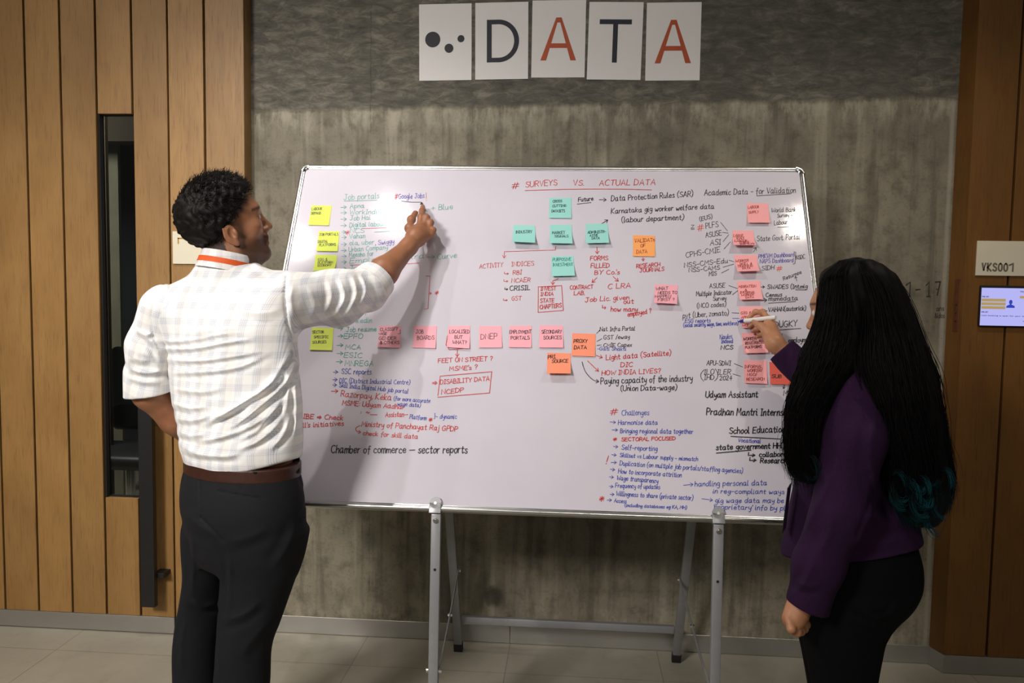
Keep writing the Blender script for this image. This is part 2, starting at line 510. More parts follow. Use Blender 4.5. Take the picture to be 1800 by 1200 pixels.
hb = MB().box((-1.741, -.155, .147), (-1.682, -.128, 1.11), .002)
hd = hb.build('pull_handle', M['black_metal'], door)
MB().box((-1.70, -.13, .262), (-1.655, -PL, .282), .001).box((-1.70, -.13, 1.0), (-1.655, -PL, 1.02), .001).build('handle_bracket', M['black_metal'], hd)
# timber lining between the door and the concrete
wl = struct(MB().box((DE + .001, -PL + .018, .0), (XL - .012, .16, TOP)).box((gx(-16), -PL + .018, .0), (gx(-4), .16, TOP)).build('wall_left', M['gap']))
planks([(gx(i) + G, gx(i + 1) - G, HB, TOP) for i in range(-16, -4)], -PL, -PL + .018, 'plank_facing', wl)
planks([(DE + G * .6, gx(5) - G, HB, TOP), (gx(5) + G, XL, HB, TOP)], -PL, -PL + .018, 'plank_facing', wl)
rt = MB().box((XL - .012, -PL + .0185, HB), (XL, .03, TOP)).build('return_board', M['wood'], wl)
bl = struct(MB().box((gx(-16), -PL - .0015, .002), (gx(-4) - G, -PL + .016, HB - .001), .001, 1).box((DE + G * .5, -PL - .0015, .002), (XL + .0015, -PL + .016, HB - .001), .001, 1).box((XL - .01, -PL + .0165, .002), (XL + .0015, -.004, HB - .001), .001, 1).build('baseboard_left', M['steel']))
struct(MB().box((XL + .002, -.004, .002), (-.236, -.0003, HB), .001, 1).box((-.2345, -.004, .002), (.964, -.0003, HB), .001, 1).box((.9655, -.004, .002), (XR + .012, -.0003, HB), .001, 1).build('baseboard_back', M['steel']))
# right-hand lining with its splayed return
RX = 1.6284; PR = .0771
XC = 1.4690
def quad_prism(p, z0, z1):
    return MB().poly([(a, b, z0) for a, b in p], (0, 0, z1 - z0))
wr = struct(quad_prism([(XR + .012, -.0), (XC + .012, -PR + .018), (2.4, -PR + .018), (2.4, .16), (XR + .012, .16)], 0.0, TOP).build('wall_right', M['gap']))
planks([(XC, RX - G, HB, TOP), (RX + G, RX + GS * 1.2 - G, HB, TOP), (RX + GS * 1.2 + G, RX + .5, HB, TOP)], -PR, -PR + .018, 'plank_facing', wr, None, 'wood_shaded')
quad_prism([(XR, -.0005), (XC, -PR), (XC + .012, -PR + .0175), (XR + .014, -.0005)], HB, TOP).build('return_board', M['wood_shaded'], wr)
struct(quad_prism([(XR - .002, -.005), (XC - .001, -PR - .0015), (2.4, -PR - .0015), (2.4, -PR + .0165), (XC + .01, -PR + .0165), (XR + .009, -.005)], .002, HB - .001).build('baseboard_right', M['steel']))
d = np.array([XC - XR, -PR, 0]); L = np.linalg.norm(d); d /= L; nn = np.array([d[1], -d[0], 0])
pc = np.array([XR, 0, 0]) + d * L * .62
st = MB().obox(pc + nn * .0012 + np.array([0, 0, 1.436]), d * .013, nn * .0012, np.array([0, 0, .1]), .0008, 1).build('strike_plate', M['strike'], wr)
hs = MB()
for zz in (1.375, 1.405, 1.437):
    hs.tube([pc + nn * .002 + np.array([0, 0, zz]), pc + nn * .0029 + np.array([0, 0, zz])], .0035, 10)
hs.build('screw_hole', M['rubber'], st)
# room behind the door
struct(MB().box((-5.2, 3.2, 0), (-1.34, 3.3, 3.0)).box((-5.2, -.02, 0), (-5.1, 3.2, 3.0)).box((-1.44, .17, 0), (-1.34, 3.2, 3.0)).build('wall_meeting_room', M['room_dark']))
struct(MB().box((-5.2, -.02, 2.95), (-1.34, 3.2, 3.0)).build('ceiling', M['room_brown']))
a_, b_ = at_y(188, 400, 2.0), at_y(209, 400, 2.0)
struct(MB().box((a_[0], 2.0, 0), (b_[0], 2.03, 2.95)).build('trim_1', M['room_pillar']))
_z = at_y(200, 248, 1.8)[2]
struct(MB().box((-4.2, 1.8, _z), (-2.2, 1.95, 2.949)).build('trim_3', M['room_brown']))
a_, b_ = at_y(173, 400, 1.2), at_y(187.5, 400, 1.2)
struct(MB().box((a_[0] - .3, 1.2, 0), (b_[0], 1.23, 2.95)).build('trim_2', M['room_brown']))

# ------------------------------------------------------------------ whiteboard
wb = thing('whiteboard', 'large white marker board leaning back on the grey folding stand, covered in notes', 'whiteboard', tuple(board_pt(0, BH)))
R_ = .016
RW = .019
mb = MB()
mb.obox(board_pt(0, BH / 2, -.008), BX * (BW / 2 - .006), BV * (BH / 2 - .006), BN * .008)
mb.build('panel', M['board'], wb)
def rail(u0, v0, u1, v1, mat):
    """rounded aluminium channel along the board's edge; inner lip towards the middle"""
    a, b = board_pt(u0, v0), board_pt(u1, v1)
    d = (b - a) / np.linalg.norm(b - a)
    mid = board_pt(0, BH / 2)
    inw = mid - (a + b) / 2; inw = inw - d * (inw @ d); inw /= np.linalg.norm(inw)
    prof = [(0, -.019), (0, .0), (.002, .005), (.006, .0075), (.0105, .0075), (.013, .006), (.0135, .0035), (RW - .001, .003), (RW, .0022), (RW, .0004), (RW, -.019)]
    vs = []; fs = []
    for p in (a, b):
        vs += [p + inw * x + BN * y for x, y in prof]
    n = len(prof)
    for i in range(n):
        fs.append((i, (i + 1) % n, n + (i + 1) % n, n + i))
    fs += [tuple(range(n)), tuple(reversed(range(n, 2 * n)))]
    return MB().add(vs, fs).build('frame_rail', mat, wb, auto=40, smooth=True)
c_ = .03
rail(-BW / 2 + c_, 0, BW / 2 - c_, 0, M['alu'])
rail(-BW / 2 + c_, BH, BW / 2 - c_, BH, M['alu'])
rail(-BW / 2, c_, -BW / 2, BH - c_, M['alu_v'])
rail(BW / 2, c_, BW / 2, BH - c_, M['alu_v'])
for su in (-1, 1):
    for sv in (0, 1):
        cu, cv = su * (BW / 2 - c_ - .001), (c_ + .001) if sv == 0 else BH - c_ - .001
        dv = -1 if sv == 0 else 1
        n = 10
        out = []; inn = []
        for i in range(n + 1):
            t = pi / 2 * i / n
            out.append((cu + su * (c_ + .0015) * cos(t), cv + dv * (c_ + .0015) * sin(t)))
            inn.append((cu + su * (c_ - RW) * cos(t), cv + dv * (c_ - RW) * sin(t)))
        vs = []
        prof = [(0, -.02), (0, .003), (.25, .0095), (.65, .0095), (1, .003), (1, -.02)]
        for (o, i_) in zip(out, inn):
            for w_, h_ in prof:
                vs.append(board_pt(o[0] + (i_[0] - o[0]) * w_, o[1] + (i_[1] - o[1]) * w_, h_))
        k_ = len(prof); fs = []
        for i in range(n):
            for j in range(k_):
                fs.append((i * k_ + j, i * k_ + (j + 1) % k_, (i + 1) * k_ + (j + 1) % k_, (i + 1) * k_ + j))
        fs += [tuple(range(k_)), tuple(range(n * k_, n * k_ + k_))]
        MB().add(vs, fs).build('corner_cap', M['chrome'], wb, smooth=True, auto=45)

# ------------------------------------------------------------------ folding stand
SX = .437
sd_ = thing('folding_stand', 'grey tubular steel folding stand with crossbar carrying the whiteboard', 'stand', (0, -.5, 0))
for s in (-1, 1):
    x = s * SX - (.0 if s < 0 else -.0)
    xf = -.402 if s < 0 else .441
    ft = np.array([xf, -.872, .792]); fb = np.array([xf, -.918, .012])
    lg = MB().bar(fb, ft, .030, .022, (1, 0, 0), .003).build('leg', M['leg'], sd_, auto=40)
    lg['label'] = 'front leg of the grey stand, bolted to the board edge'
    m_ = (fb + (ft - fb) * .785)
    MB().tube([m_ + np.array([0, -.0105, 0]), m_ + np.array([0, -.0122, 0])], .0042, 12).build('bolt_hole', M['rubber'], lg)
    MB().bar(fb + np.array([0, 0, -.011]), fb + np.array([0, 0, .03]), .034, .026, (1, 0, 0), .003).build('rubber_foot', M['rubber'], lg)
    rb = np.array([x, -.09, .012]); rt_ = np.array([x, -.09 - .443 * 1.21, 1.225])
    lg2 = MB().bar(rb, rt_, .032, .022, (1, 0, 0), .003).build('leg', M['leg'], sd_, auto=40)
    MB().bar(rb + np.array([0, 0, -.011]), rb + (rt_ - rb) * .022, .036, .026, (1, 0, 0), .003).build('rubber_foot', M['rubber'], lg2)
    # folding brace between the two legs
    q0 = rb + (rt_ - rb) * .315 + np.array([-s * .02, 0, 0]); q1 = fb + (ft - fb) * .385 + np.array([-s * .018, .0, 0])
    br_ = MB().bar(q0, q1, .004, .018, (1, 0, 0), .001).build('brace', M['leg'], sd_)
    for q, l0, l1 in ((q0, -.007, .007), (q1, -.007, .007), ((q0 + q1) / 2, -.007, .007), (q1, s * .034, s * .040)):
        MB().tube([q + np.array([l0, 0, 0]), q + np.array([l1, 0, 0])], .006, 10).build('bolt', M['bolt'], br_)
    # bracket that grips the bottom rail
    bx = xf + (.0 if s < 0 else .004) - .004
    pb = np.array([bx, 0, 0]) + (board_pt(0, BH) - np.array([BO[0], 0, 0]))
    bk = MB()
    bk.obox(pb + BN * .0095 - BV * .008 + BX * .0, BX * .018, BV * .016, BN * .0015, .001)
    bk.obox(pb + BV * .0015 - BN * .006, BX * .018, BV * .0015, BN * .016, .001)
    bk.tube([pb - BV * .024 + BN * .008, pb - BV * .024 + BN * .011], .018, 20)
    bk = bk.build('bracket', M['leg'], sd_, auto=40)
    MB().tube([pb - BV * .022 + BN * .0108, pb - BV * .022 + BN * .0135], .0045, 12).build('screw_head', M['bolt'], bk)
    tp = ft + np.array([0, -.012, -.018])
    tb = MB(); tb.tube([tp + np.array([0, .0, 0]), tp + np.array([0, -.005, 0])], .008, 12); tb.tube([tp + np.array([0, -.005, 0]), tp + np.array([0, -.0075, 0])], .005, 12)
    tb.build('bolt', M['bolt'], bk)
MB().bar((-SX + .014, -.112, .14), (SX - .014, -.112, .14), .022, .03, (0, 1, 0), .003).build('crossbar', M['leg'], sd_, auto=40)

# ------------------------------------------------------------------ handwriting: a single-stroke alphabet
GL = {
'A': "0,0 3.5,10 7,0;1.3,3.5 5.8,3.5", 'B': "0,0 0,10;~0,10 4,9.5 5,7.6 3.5,5.6 0,5.2;~0,5.2 4.5,4.8 6,2.6 4,.3 0,0",
'C': "~6.5,8.5 4,10 1,8 0,5 1,1.5 4,0 6.8,1.2", 'D': "0,0 0,10;~0,10 4,9.3 6.8,5.5 4.5,1 0,0", 'E': "6,10 0,10 0,0 6,0;0,5.2 5,5.2",
'F': "6,10 0,10 0,0;0,5.2 5,5.2", 'G': "~6.5,8.5 4,10 1,8 0,5 1,1.5 4,0 6.3,1.5 6.8,4.5;7.4,4.5 4,4.5", 'H': "0,0 0,10;6.5,0 6.5,10;0,5 6.5,5",
'I': "1.5,0 1.5,10;0,10 3,10;0,0 3,0", 'J': "1.5,10 7,10;~4.6,10 4.6,3 3.6,.5 1.8,0 0,1.8", 'K': "0,0 0,10;6,10 0,4.5 6.5,0", 'L': "0,10 0,0 5.5,0",
'M': "0,0 .8,10 4,3.5 7.2,10 8,0", 'N': "0,0 0,10 6.5,0 6.5,10", 'O': "~3.5,10 .8,8.3 0,5 1,1.3 3.5,0 6.2,1.4 7,5 6.1,8.5 3.3,10",
'P': "0,0 0,10;~0,10 4.5,9.6 5.8,7.3 4,5 0,4.6", 'Q': "~3.5,10 .8,8.3 0,5 1,1.3 3.5,0 6.2,1.4 7,5 6.1,8.5 3.3,10;4.5,2.5 7.5,-1",
'R': "0,0 0,10;~0,10 4.5,9.6 5.8,7.3 4,5 0,4.6;2.5,4.7 6.3,0", 'S': "~6,8.6 3.5,10 .8,8.8 .8,6.6 3,5.3 5.6,4 6,1.6 3.5,0 0,1.4",
'T': "0,10 7,10;3.5,10 3.5,0", 'U': "~0,10 0,3 1,.6 3.2,0 5.5,.8 6.5,3.5 6.5,10", 'V': "0,10 3.2,0 6.5,10", 'W': "0,10 2,0 4.5,7 7,0 9,10",
'X': "0,10 6.5,0;6.5,10 0,0", 'Y': "0,10 3.2,5 6.5,10;3.2,5 2.8,0", 'Z': "0,10 6,10 0,0 6.3,0",
'a': "~5,5.5 2.5,6.2 .3,4 .5,1 2.5,0 4.8,2.5 5,5.8;~5,6 5,1.5 5.6,0 6.6,.8", 'b': "~0,10 0,0;~0,4 2,6 4.6,5.3 5,2.5 3.5,.2 1.5,0 0,1.5",
'c': "~4.8,5 2.8,6.2 .5,4.5 .3,1.6 2.2,0 5,1", 'd': "~5,5 2.5,6.2 .3,4 .5,1 2.5,0 4.8,2.2;5,10 5.1,.8 6,0", 'e': "~.4,3 4.6,3.6 4.3,5.6 2.4,6.1 .4,4 .6,1.2 2.6,0 5.2,1.2",
'f': "~4.5,9.3 3.2,10 2.2,8.5 2,-1.5;0,5.6 4.2,5.6", 'g': "~5,5.4 2.5,6.2 .3,4 .6,1.6 2.6,1 4.8,3;~5,6 4.9,-1 3.8,-3.6 1.8,-4 .4,-2.6", 'h': "0,10 0,0;~0,3.5 2,5.9 4,5.6 4.6,3.5 4.6,0",
'i': "~0,6 0,1 .8,0 1.6,.5;0,8.1 .3,8.9", 'j': "~2,6 2,-2.2 1,-4 -.8,-3.2;2,8.1 2.3,8.9", 'k': "0,10 0,0;4.2,6 .2,2.8 4.6,0", 'l': "~0,10 0,1.2 .8,0 1.8,.4",
'm': "0,6 0,0;~0,3.8 1.8,6 3.3,5 3.4,0;~3.4,3.8 5.2,6 6.7,5 6.8,0", 'n': "0,6 0,0;~0,3.8 2.2,6 4,5.2 4.3,0", 'o': "~2.6,6.1 .5,4.8 .2,2.2 1.6,.1 3.6,.3 5,2.6 4.5,5.2 2.6,6.1",
'p': "0,6 0,-4;~0,4 2,6 4.6,5.2 4.8,2.4 3,.1 0,1.6", 'q': "~5,5.4 2.5,6.2 .3,4 .6,1 2.6,.2 4.8,2.4;~5,6 5,-4 6.2,-3", 'r': "0,6 0,0;~0,3.6 1.6,5.8 3.6,5.7",
's': "~4.2,5.3 2.4,6.1 .7,5 1.6,3.6 3.8,2.4 3.8,.6 2,0 0,.8", 't': "~1.8,9 1.8,1.4 2.8,0 4.2,.8;0,6 4.2,6", 'u': "~0,6 .1,1.6 1.5,0 3.4,.8 4.6,3;~4.6,6 4.6,1.2 5.6,0",
'v': "0,6 2.4,0 4.8,6", 'w': "~0,6 1,.6 2,.2 3.2,4 4.4,.2 5.6,.8 6.6,6", 'x': "0,6 4.5,0;4.5,6 0,0", 'y': "~0,6 .4,2.6 2,1.6 4.4,3.2;~4.6,6 4.4,-1 3,-3.8 1,-3.4", 'z': "0,6 4.4,6 0,0 4.8,0",
'0': "~3,10 .6,8.2 0,5 .8,1.4 3,0 5.4,1.4 6,5 5.3,8.5 3,10", '1': "0,8 2,10 2,0", '2': "~.3,8 2.2,10 5,9 4.6,6 0,0;0,0 6,0", '4': "4,-.5 4,10 0,3.5 6,3.5", '7': "0,10 6,10 3,0",
'.': "0,0 .5,.5", ',': "~.6,.8 .4,-.6 -.4,-1.8", "'": "0,10 0,7.5", '?': "~0,8 2,10 4.6,8.8 4,6 2.4,4.6 2.4,2.8;2.4,0 2.7,.5", '!': "1,10.5 .4,3;.3,.2 .6,.8", '(': "~3,11.5 .6,8.5 0,5 .8,1 3,-2",
')': "~0,11.5 2.4,8.5 3,5 2.2,1 0,-2", '-': "0,4 4.5,4.2", '_': "0,4 9,4.4", '/': "0,-1 4,10.5", '+': "0,4 6,4;3,7 3,1", '&': "~6,0 1.5,7 2.2,9.6 4,9 3.6,7 .4,3 .8,.4 3,0 6,4", '#': "2,-.8 4,10.5;5.5,-.8 7.5,10.5;0,3 9.5,3.6;.3,6.8 9.8,7.4",
'*': "0,1.5 6,7.5;0,7.5 6,1.5;3,0 3,9;-.6,4.4 6.6,4.6", ':': "0,1 .3,1.6;0,5.2 .3,5.8", '>': "0,4 8,4.3;5.2,7 8,4.3 5.4,1.6", '~': "~0,3 1.5,5.5 3.5,2.5 5,5", '^': "0,9 .3,3.5 7,3.5;4.6,6 7,3.5 4.6,1",
'=': "0,5.4 6,5.6;0,2.8 6,3;4.6,8 7.6,4.2 4.6,.6", '}': "~0,11 1.8,10 1.2,6.5 3,5 1.2,3.6 1.8,0 0,-1"}
def catmull(p, n=5):
    p = np.array(p, float)
    if len(p) < 3: return p
    q = np.vstack([2 * p[0] - p[1], p, 2 * p[-1] - p[-2]])
    out = []
    for i in range(1, len(q) - 2):
        for t in np.linspace(0, 1, n, endpoint=False):
            a, b, c, d = q[i - 1:i + 3]
            out.append(.5 * (2 * b + (c - a) * t + (2 * a - 5 * b + 4 * c - d) * t * t + (3 * b - a - 3 * c + d) * t ** 3))
    out.append(p[-1])
    return np.array(out)
def glyph(ch):
    res = []
    for s in GL[ch].split(';'):
        sm = s.startswith('~')
        pts = [tuple(map(float, q.split(','))) for q in s.lstrip('~').split()]
        res.append(catmull(pts) if sm else np.array(pts))
    return res
def write(txt, x0, y0, x1, y1, h, rng, slant=.12):
    """strokes in photograph pixels (y down), fitted between two baseline ends"""
    st = []; x = 0.0
    for ch in txt:
        if ch == ' ':
            x += 4.6; continue
        g = glyph(ch)
        w = max(p[:, 0].max() for p in g)
        jy = rng.uniform(-.35, .35); js = rng.uniform(.93, 1.07); ja = slant + rng.uniform(-.05, .05)
        for p in g:
            q = p.copy()
            q[:, 0] = p[:, 0] + ja * p[:, 1] + x
            q[:, 1] = p[:, 1] * js + jy + .25 * np.sin(p[:, 0] * 1.3 + x)
            st.append(q)
        x += w + (1.9 if ch not in '.,\'' else 1.4)
    W = max(s[:, 0].max() for s in st)
    d = np.array([x1 - x0, y1 - y0], float); L = np.hypot(*d); d /= L
    nrm = np.array([d[1], -d[0]])
    return [np.array([x0, y0]) + np.outer(s[:, 0] * L / W, d) + np.outer(s[:, 1] * h / 10., nrm) for s in st]
def ribbon(mb, uv, to3, w):
    """flat stroke of width w along uv (metres in the surface)"""
    uv = np.asarray(uv, float)
    keep = [0]
    for i in range(1, len(uv)):
        if np.hypot(*(uv[i] - uv[keep[-1]])) > 1e-5: keep.append(i)
    uv = uv[keep]
    if len(uv) < 2: return
    e0 = uv[0] - uv[1]; e1 = uv[-1] - uv[-2]
    uv = uv.copy(); uv[0] += e0 / np.hypot(*e0) * w * .4; uv[-1] += e1 / np.hypot(*e1) * w * .4
    vs = []
    for i in range(len(uv)):
        a = uv[i] - uv[i - 1] if i else uv[1] - uv[0]
        b = uv[i + 1] - uv[i] if i < len(uv) - 1 else uv[i] - uv[i - 1]
        a = a / np.hypot(*a); b = b / np.hypot(*b)
        n = np.array([-a[1] - b[1], a[0] + b[0]]); l = np.hypot(*n)
        if l < .5: n = np.array([-a[1], a[0]]); l = 1.0; m = 1.0
        else: m = min(1.6, 1 / max(.4, (l / 2)))
        n = n / l * w / 2 * m
        vs += [to3(*(uv[i] + n)), to3(*(uv[i] - n))]
    mb.add(vs, [(2 * i, 2 * i + 1, 2 * i + 3, 2 * i + 2) for i in range(len(uv) - 1)])
def px_uv(p):
    q = on_board(*p) - BO
    return (q @ BX, q @ BV)
_lift = [0]
WRITING = []                                    # (area, mesh, colour, name, label)
def ink(items, label=None):
    """writing on the board in one colour; every line of text is a piece of its own, a bullet arrow stays with its line.
    items: ('t', text, x0, y0, x1, y1, h), ('l', points), ('c', curve), ('a', x0, y0, x1, y1) arrow"""
    col, wd = items[0], items[1]
    rng = random.Random(str(items[2]))
    pieces = []
    for it in items[2:]:
        _lift[0] = (_lift[0] + 1) % 5
        off = .0009 + .00008 * _lift[0]
        to3 = lambda u, v: board_pt(u, v, off)
        if it[0] == 't': ss = write(*it[1:], rng)
        elif it[0] == 'l': ss = [np.array(it[1], float)]
        elif it[0] == 'c': ss = [catmull(it[1], 7)]
        else:
            x0, y0, x1, y1 = it[1:5]; hd = it[5] if len(it) > 5 else 4.5
            d = np.array([x1 - x0, y1 - y0]); d = d / np.hypot(*d); n = np.array([-d[1], d[0]])
            e = np.array([x1, y1])
            ss = [np.array([(x0, y0), (x1, y1)], float), np.array([e - d * hd + n * hd * .7, e, e - d * hd - n * hd * .7])]
        mb = MB()
        for s in ss: ribbon(mb, [px_uv(p) for p in s], to3, wd)
        P_ = np.concatenate(ss); lo, hi = P_.min(0), P_.max(0)
        home = None
        for pc in pieces:                       # marks touching a line of writing belong to it
            if it[0] == 't' and pc[4] == 't' and len(it[1]) > 2: continue
            if (lo - 7 < pc[3]).all() and (pc[2] < hi + 7).all(): home = pc; break
        if home: home[0].add(mb.v, mb.f); home[2] = np.minimum(home[2], lo); home[3] = np.maximum(home[3], hi); home[4] = 't' if 't' in (it[0], home[4]) else home[4]
        else: pieces.append([mb, label, lo, hi, it[0]])
    for n_, (mb, lb, lo, hi, kd) in enumerate(pieces):
        WRITING.append((float(np.prod(hi - lo)), mb, col, 'handwritten_line' if kd == 't' else 'drawn_mark', lb if n_ == 0 else None))
def finish_writing():
    for name in ('handwritten_line', 'drawn_mark'):
        W_ = sorted([w for w in WRITING if w[3] == name], key=lambda w: -w[0])
        for a, mb, col, nm, lb in W_[:100]:
            o = mesh_obj(nm, mb.v, mb.f, INK[col], wb)
            if lb: o['label'] = lb
        rest = W_[100:]
        if rest:
            cols = sorted({w[2] for w in rest}); big = MB(); mi = []
            for a, mb, col, nm, lb in rest:
                big.add(mb.v, mb.f); mi += [cols.index(col)] * len(mb.f)
            o = mesh_obj(nm, big.v, big.f, [INK[c] for c in cols], wb); o['kind'] = 'stuff'
            o.data.polygons.foreach_set('material_index', mi)
W1, W2, W3 = .0017, .0022, .0029
T = lambda *a: ('t',) + a
A = lambda *a: ('a',) + a
Ln = lambda *p: ('l', list(p))
Cv = lambda *p: ('c', list(p))
# -- left column
ink(['g', W1, T('Job portals', 604, 351.4, 667, 348.4, 9.5), Ln((605, 353.5), (663, 351.8))], 'green underlined heading about job portals')
ink(['g', W1, T('Apna', 615, 366, 640, 365, 8), A(599, 364.5, 609, 364), T('WorkIndia', 614.4, 377, 671, 375.5, 8), A(599, 374, 609, 373.6), T('Job Hai', 615, 387.4, 651, 386, 8), A(599, 385.4, 609, 385),
     T('Digital labour', 614.4, 399.5, 677, 397, 8), A(599, 396.5, 609, 396.2), T('NCS', 615, 410, 641, 408.5, 8), A(601, 408, 608, 407.6), T('Vahan', 614.4, 419.4, 642, 418, 8), A(601, 417.4, 609, 417)], 'green arrow list of portals, first half')
ink(['g', W1, T('ola, uber', 614.4, 431, 658, 429, 8), A(600, 429.6, 609, 429), T('Urban Company', 613, 442.4, 682, 438, 8), A(600, 440.4, 609, 440), T('Meesho for', 613.6, 452, 657, 449, 8), A(601, 450.8, 609, 450.4),
     T('Employer board', 614.4, 463, 745, 453.5, 8.5), A(601, 460.6, 609, 460), T('Just dial', 615, 475, 660, 472, 8), A(601, 472.6, 609, 472), A(602, 481, 611, 480.6)], 'green arrow list of portals, second half')
ink(['r', W1, Ln((636, 401.8), (680, 400.4)), Ln((615, 465.6), (640, 465.4)), Ln((714, 463.8), (737, 462.2)), T('*', 607.5, 413, 614.5, 412.6, 9)], 'red underlines and a star in the green list')
ink(['g', W1, Ln((658, 408), (686, 406.6)), T('+ Blue', 758, 370, 796, 367.4, 9), T('te,', 741, 372, 751, 371, 8)])
ink(['v', W1, T(', Swiggy', 660, 430.5, 693, 427.5, 8)])
ink(['g', W1, A(751, 452, 764, 451.6), T('Curve', 769, 456, 803, 453, 9)])
ink(['g', W1, T('page', 648, 541.5, 671, 541, 8), T('of', 633, 553, 647, 552, 9), T('Linkedin', 612, 567.5, 653.5, 567, 8.5)])
ink(['g', W1, T('Job resume', 608, 583, 661.7, 582, 8.5), A(594, 577.5, 603, 577), T('EPFO', 604.5, 595, 638, 595, 8.5), A(594, 590.8, 603, 590.2), T('MCA', 607, 613.5, 633.7, 614, 8.5), A(592, 606.8, 603, 606.2),
     T('ESIC', 604.5, 628, 637, 628.7, 8.5), A(592, 621, 603, 621), T('MNREGA', 606, 642.7, 656, 643.4, 9), A(591, 635.6, 602, 635.4)], 'green acronym list below the raised arm')
ink(['b', W1, T('SSC reports', 600, 656.7, 652.8, 658, 9), A(586, 654, 594, 653.6), T('DIC (District Industrial Centre)', 596.3, 672.5, 721, 675.6, 8), A(585, 667, 593, 667), T('Skill India Digital Hub job portal', 596, 680, 717, 691.5, 7.5), A(584.7, 676.4, 592, 676.4)], 'blue list under the green acronyms')
ink(['r', W2, T('Razorpay, Keka', 599, 696.4, 687.4, 703.6, 10.5), A(582.3, 687.5, 594, 687.2), T('MSME: Udyam Aadhar', 601.5, 711.5, 710.7, 719.2, 8.5), T(':', 634, 727, 635, 727, 6), T('~', 643, 728, 649, 728.4, 8), Ln((651, 728.6), (663, 729)), T('Assistan_', 677.6, 732.5, 717, 732.5, 8.5)], 'red lines about MSME and wage platforms')
ink(['b', W1, T('(for more accurate', 692, 703.4, 756, 708, 7), T('wage data)', 698.6, 712.7, 739.4, 715.5, 7), T('Platform', 720, 735.6, 749, 738.4, 7.5), T('}- dynamic', 763, 735.4, 803, 736, 8)])
ink(['r', W2, T('*', 754, 741, 760, 741, 7), T('IBE = Check', 533, 735.2, 603, 738, 8), T("ll's initiatives", 533, 751.2, 604.5, 747.7, 8.5)])
ink(['r', W2, T('Ministry of Panchayat Raj GPDP', 635.6, 749, 804.5, 758, 9), T('check for skill data', 638, 764.6, 734, 771, 8), Cv((632.5, 747.7), (626, 752), (627, 757.5), (634, 759.4)), Ln((630, 762), (634, 759.4), (631, 756.4))])
ink(['k', W3, T('Chamber of commerce _ sector reports', 582, 796, 821.6, 796, 13)], 'large black line about chambers of commerce')
ink(['r', W1, T('#', 693.5, 350, 700, 349.6, 9), T('!', 749, 353, 751.4, 352.6, 12.5), Ln((749, 485), (756, 485), (752.4, 542.4), (745.5, 543.6)), A(753.6, 515.6, 758.5, 515.6, 3), T('*', 764.5, 518.4, 771.5, 518.2, 8)])
ink(['v', W1, T('Google Jobs', 700.5, 349.4, 746, 348, 8.6)])
ink(['k', W2, Cv((706, 353.6), (722, 355.2), (741, 355.4))])
# -- middle
ink(['r', W2, A(804, 614.7, 803.6, 626.8), T('FEET ON STREET ?', 770.2, 637.6, 866, 633.4, 7.6), T("MSME's ?", 790, 651.6, 839.5, 648.6, 7.4), Ln((773.7, 661), (864.3, 653.2), (860.5, 690.5), (769.5, 698)), Ln((773.7, 661), (769.8, 695)), T('DISABILITY DATA', 773.9, 675.4, 860, 668.8, 7.6), T('NCEDP', 776, 692.9, 815.7, 688.4, 8), T('=', 759.7, 676.5, 768.4, 676, 8)], 'red notes under the localised question, one boxed')
ink(['r', W2, T('#', 899, 331.6, 913, 330.4, 10), T('SURVEYS', 923.7, 329.2, 979.7, 325.4, 9.5), T('VS.', 1007.7, 326.4, 1026, 325.6, 9), T('ACTUAL DATA', 1053.2, 326.2, 1151.2, 324.8, 9.6), Cv((923, 335), (1000, 332.8), (1080, 332.4), (1145, 333.8))], 'red underlined heading on surveys versus actual data')
ink(['k', W2, T('Future', 1016.6, 354.8, 1042.7, 352, 7), Ln((1014.7, 358.8), (1038.5, 356)), A(1053.2, 351.1, 1065.6, 351.1), T('Data Protection Rules (SAR)', 1074.2, 353.5, 1218.3, 345, 9.4), T('Karnataka gig worker welfare data', 1074.2, 375.2, 1255, 366.4, 8.6), T('(labour department)', 1092.5, 391, 1202.5, 386, 9), A(1057.5, 393.3, 1068.3, 386.7)], 'black notes on data protection rules')
ink(['k', W2, T('Academic Data - for Validation', 1238, 343.4, 1398.3, 339, 10), Ln((1330, 344.2), (1390, 340.6))], 'black heading on academic data')
ink(['r', W1, Ln((976.9, 432.8), (976.2, 439.4), (886.8, 442.2)), A(886.8, 442.2, 885.9, 453.4), T('ACTIVITY', 842.7, 472, 885, 468.6, 7.8), T('INDICES', 899, 468, 938.9, 466.6, 7.6), T('RBI', 901.5, 482.8, 917.9, 482, 7.4), T('^', 886, 483.4, 894, 483, 6), T('NCAER', 899.2, 496.6, 932.6, 495.4, 7.4), T('^', 885, 496.6, 893, 496.2, 6), T('GST', 899.2, 528.2, 917.2, 527.6, 7.4), T('^', 884, 530, 892, 529.6, 6)], 'red branch listing activity indices')
ink(['k', W2, T('CRISIL', 896.1, 510.8, 931.4, 509, 8), T('^', 887, 510.5, 892.5, 510, 5)])
ink(['r', W2, Ln((945.9, 504.2), (987.2, 501.9), (990.2, 545.5), (945.9, 549), (946.2, 504.6)), T('INVEST', 950.5, 510.8, 977.8, 509.6, 6.4), T('INDIA', 950.5, 520, 972.2, 519.4, 6.2), T('STATE', 949.4, 532, 974.6, 530.8, 6.6), T('CHAPTERS', 948.9, 543.4, 987.4, 540, 7), Ln((980.9, 489.5), (979, 491.6), (971.8, 493.4)), A(971.8, 493.4, 971.4, 500.4)], 'red box naming state chapters')
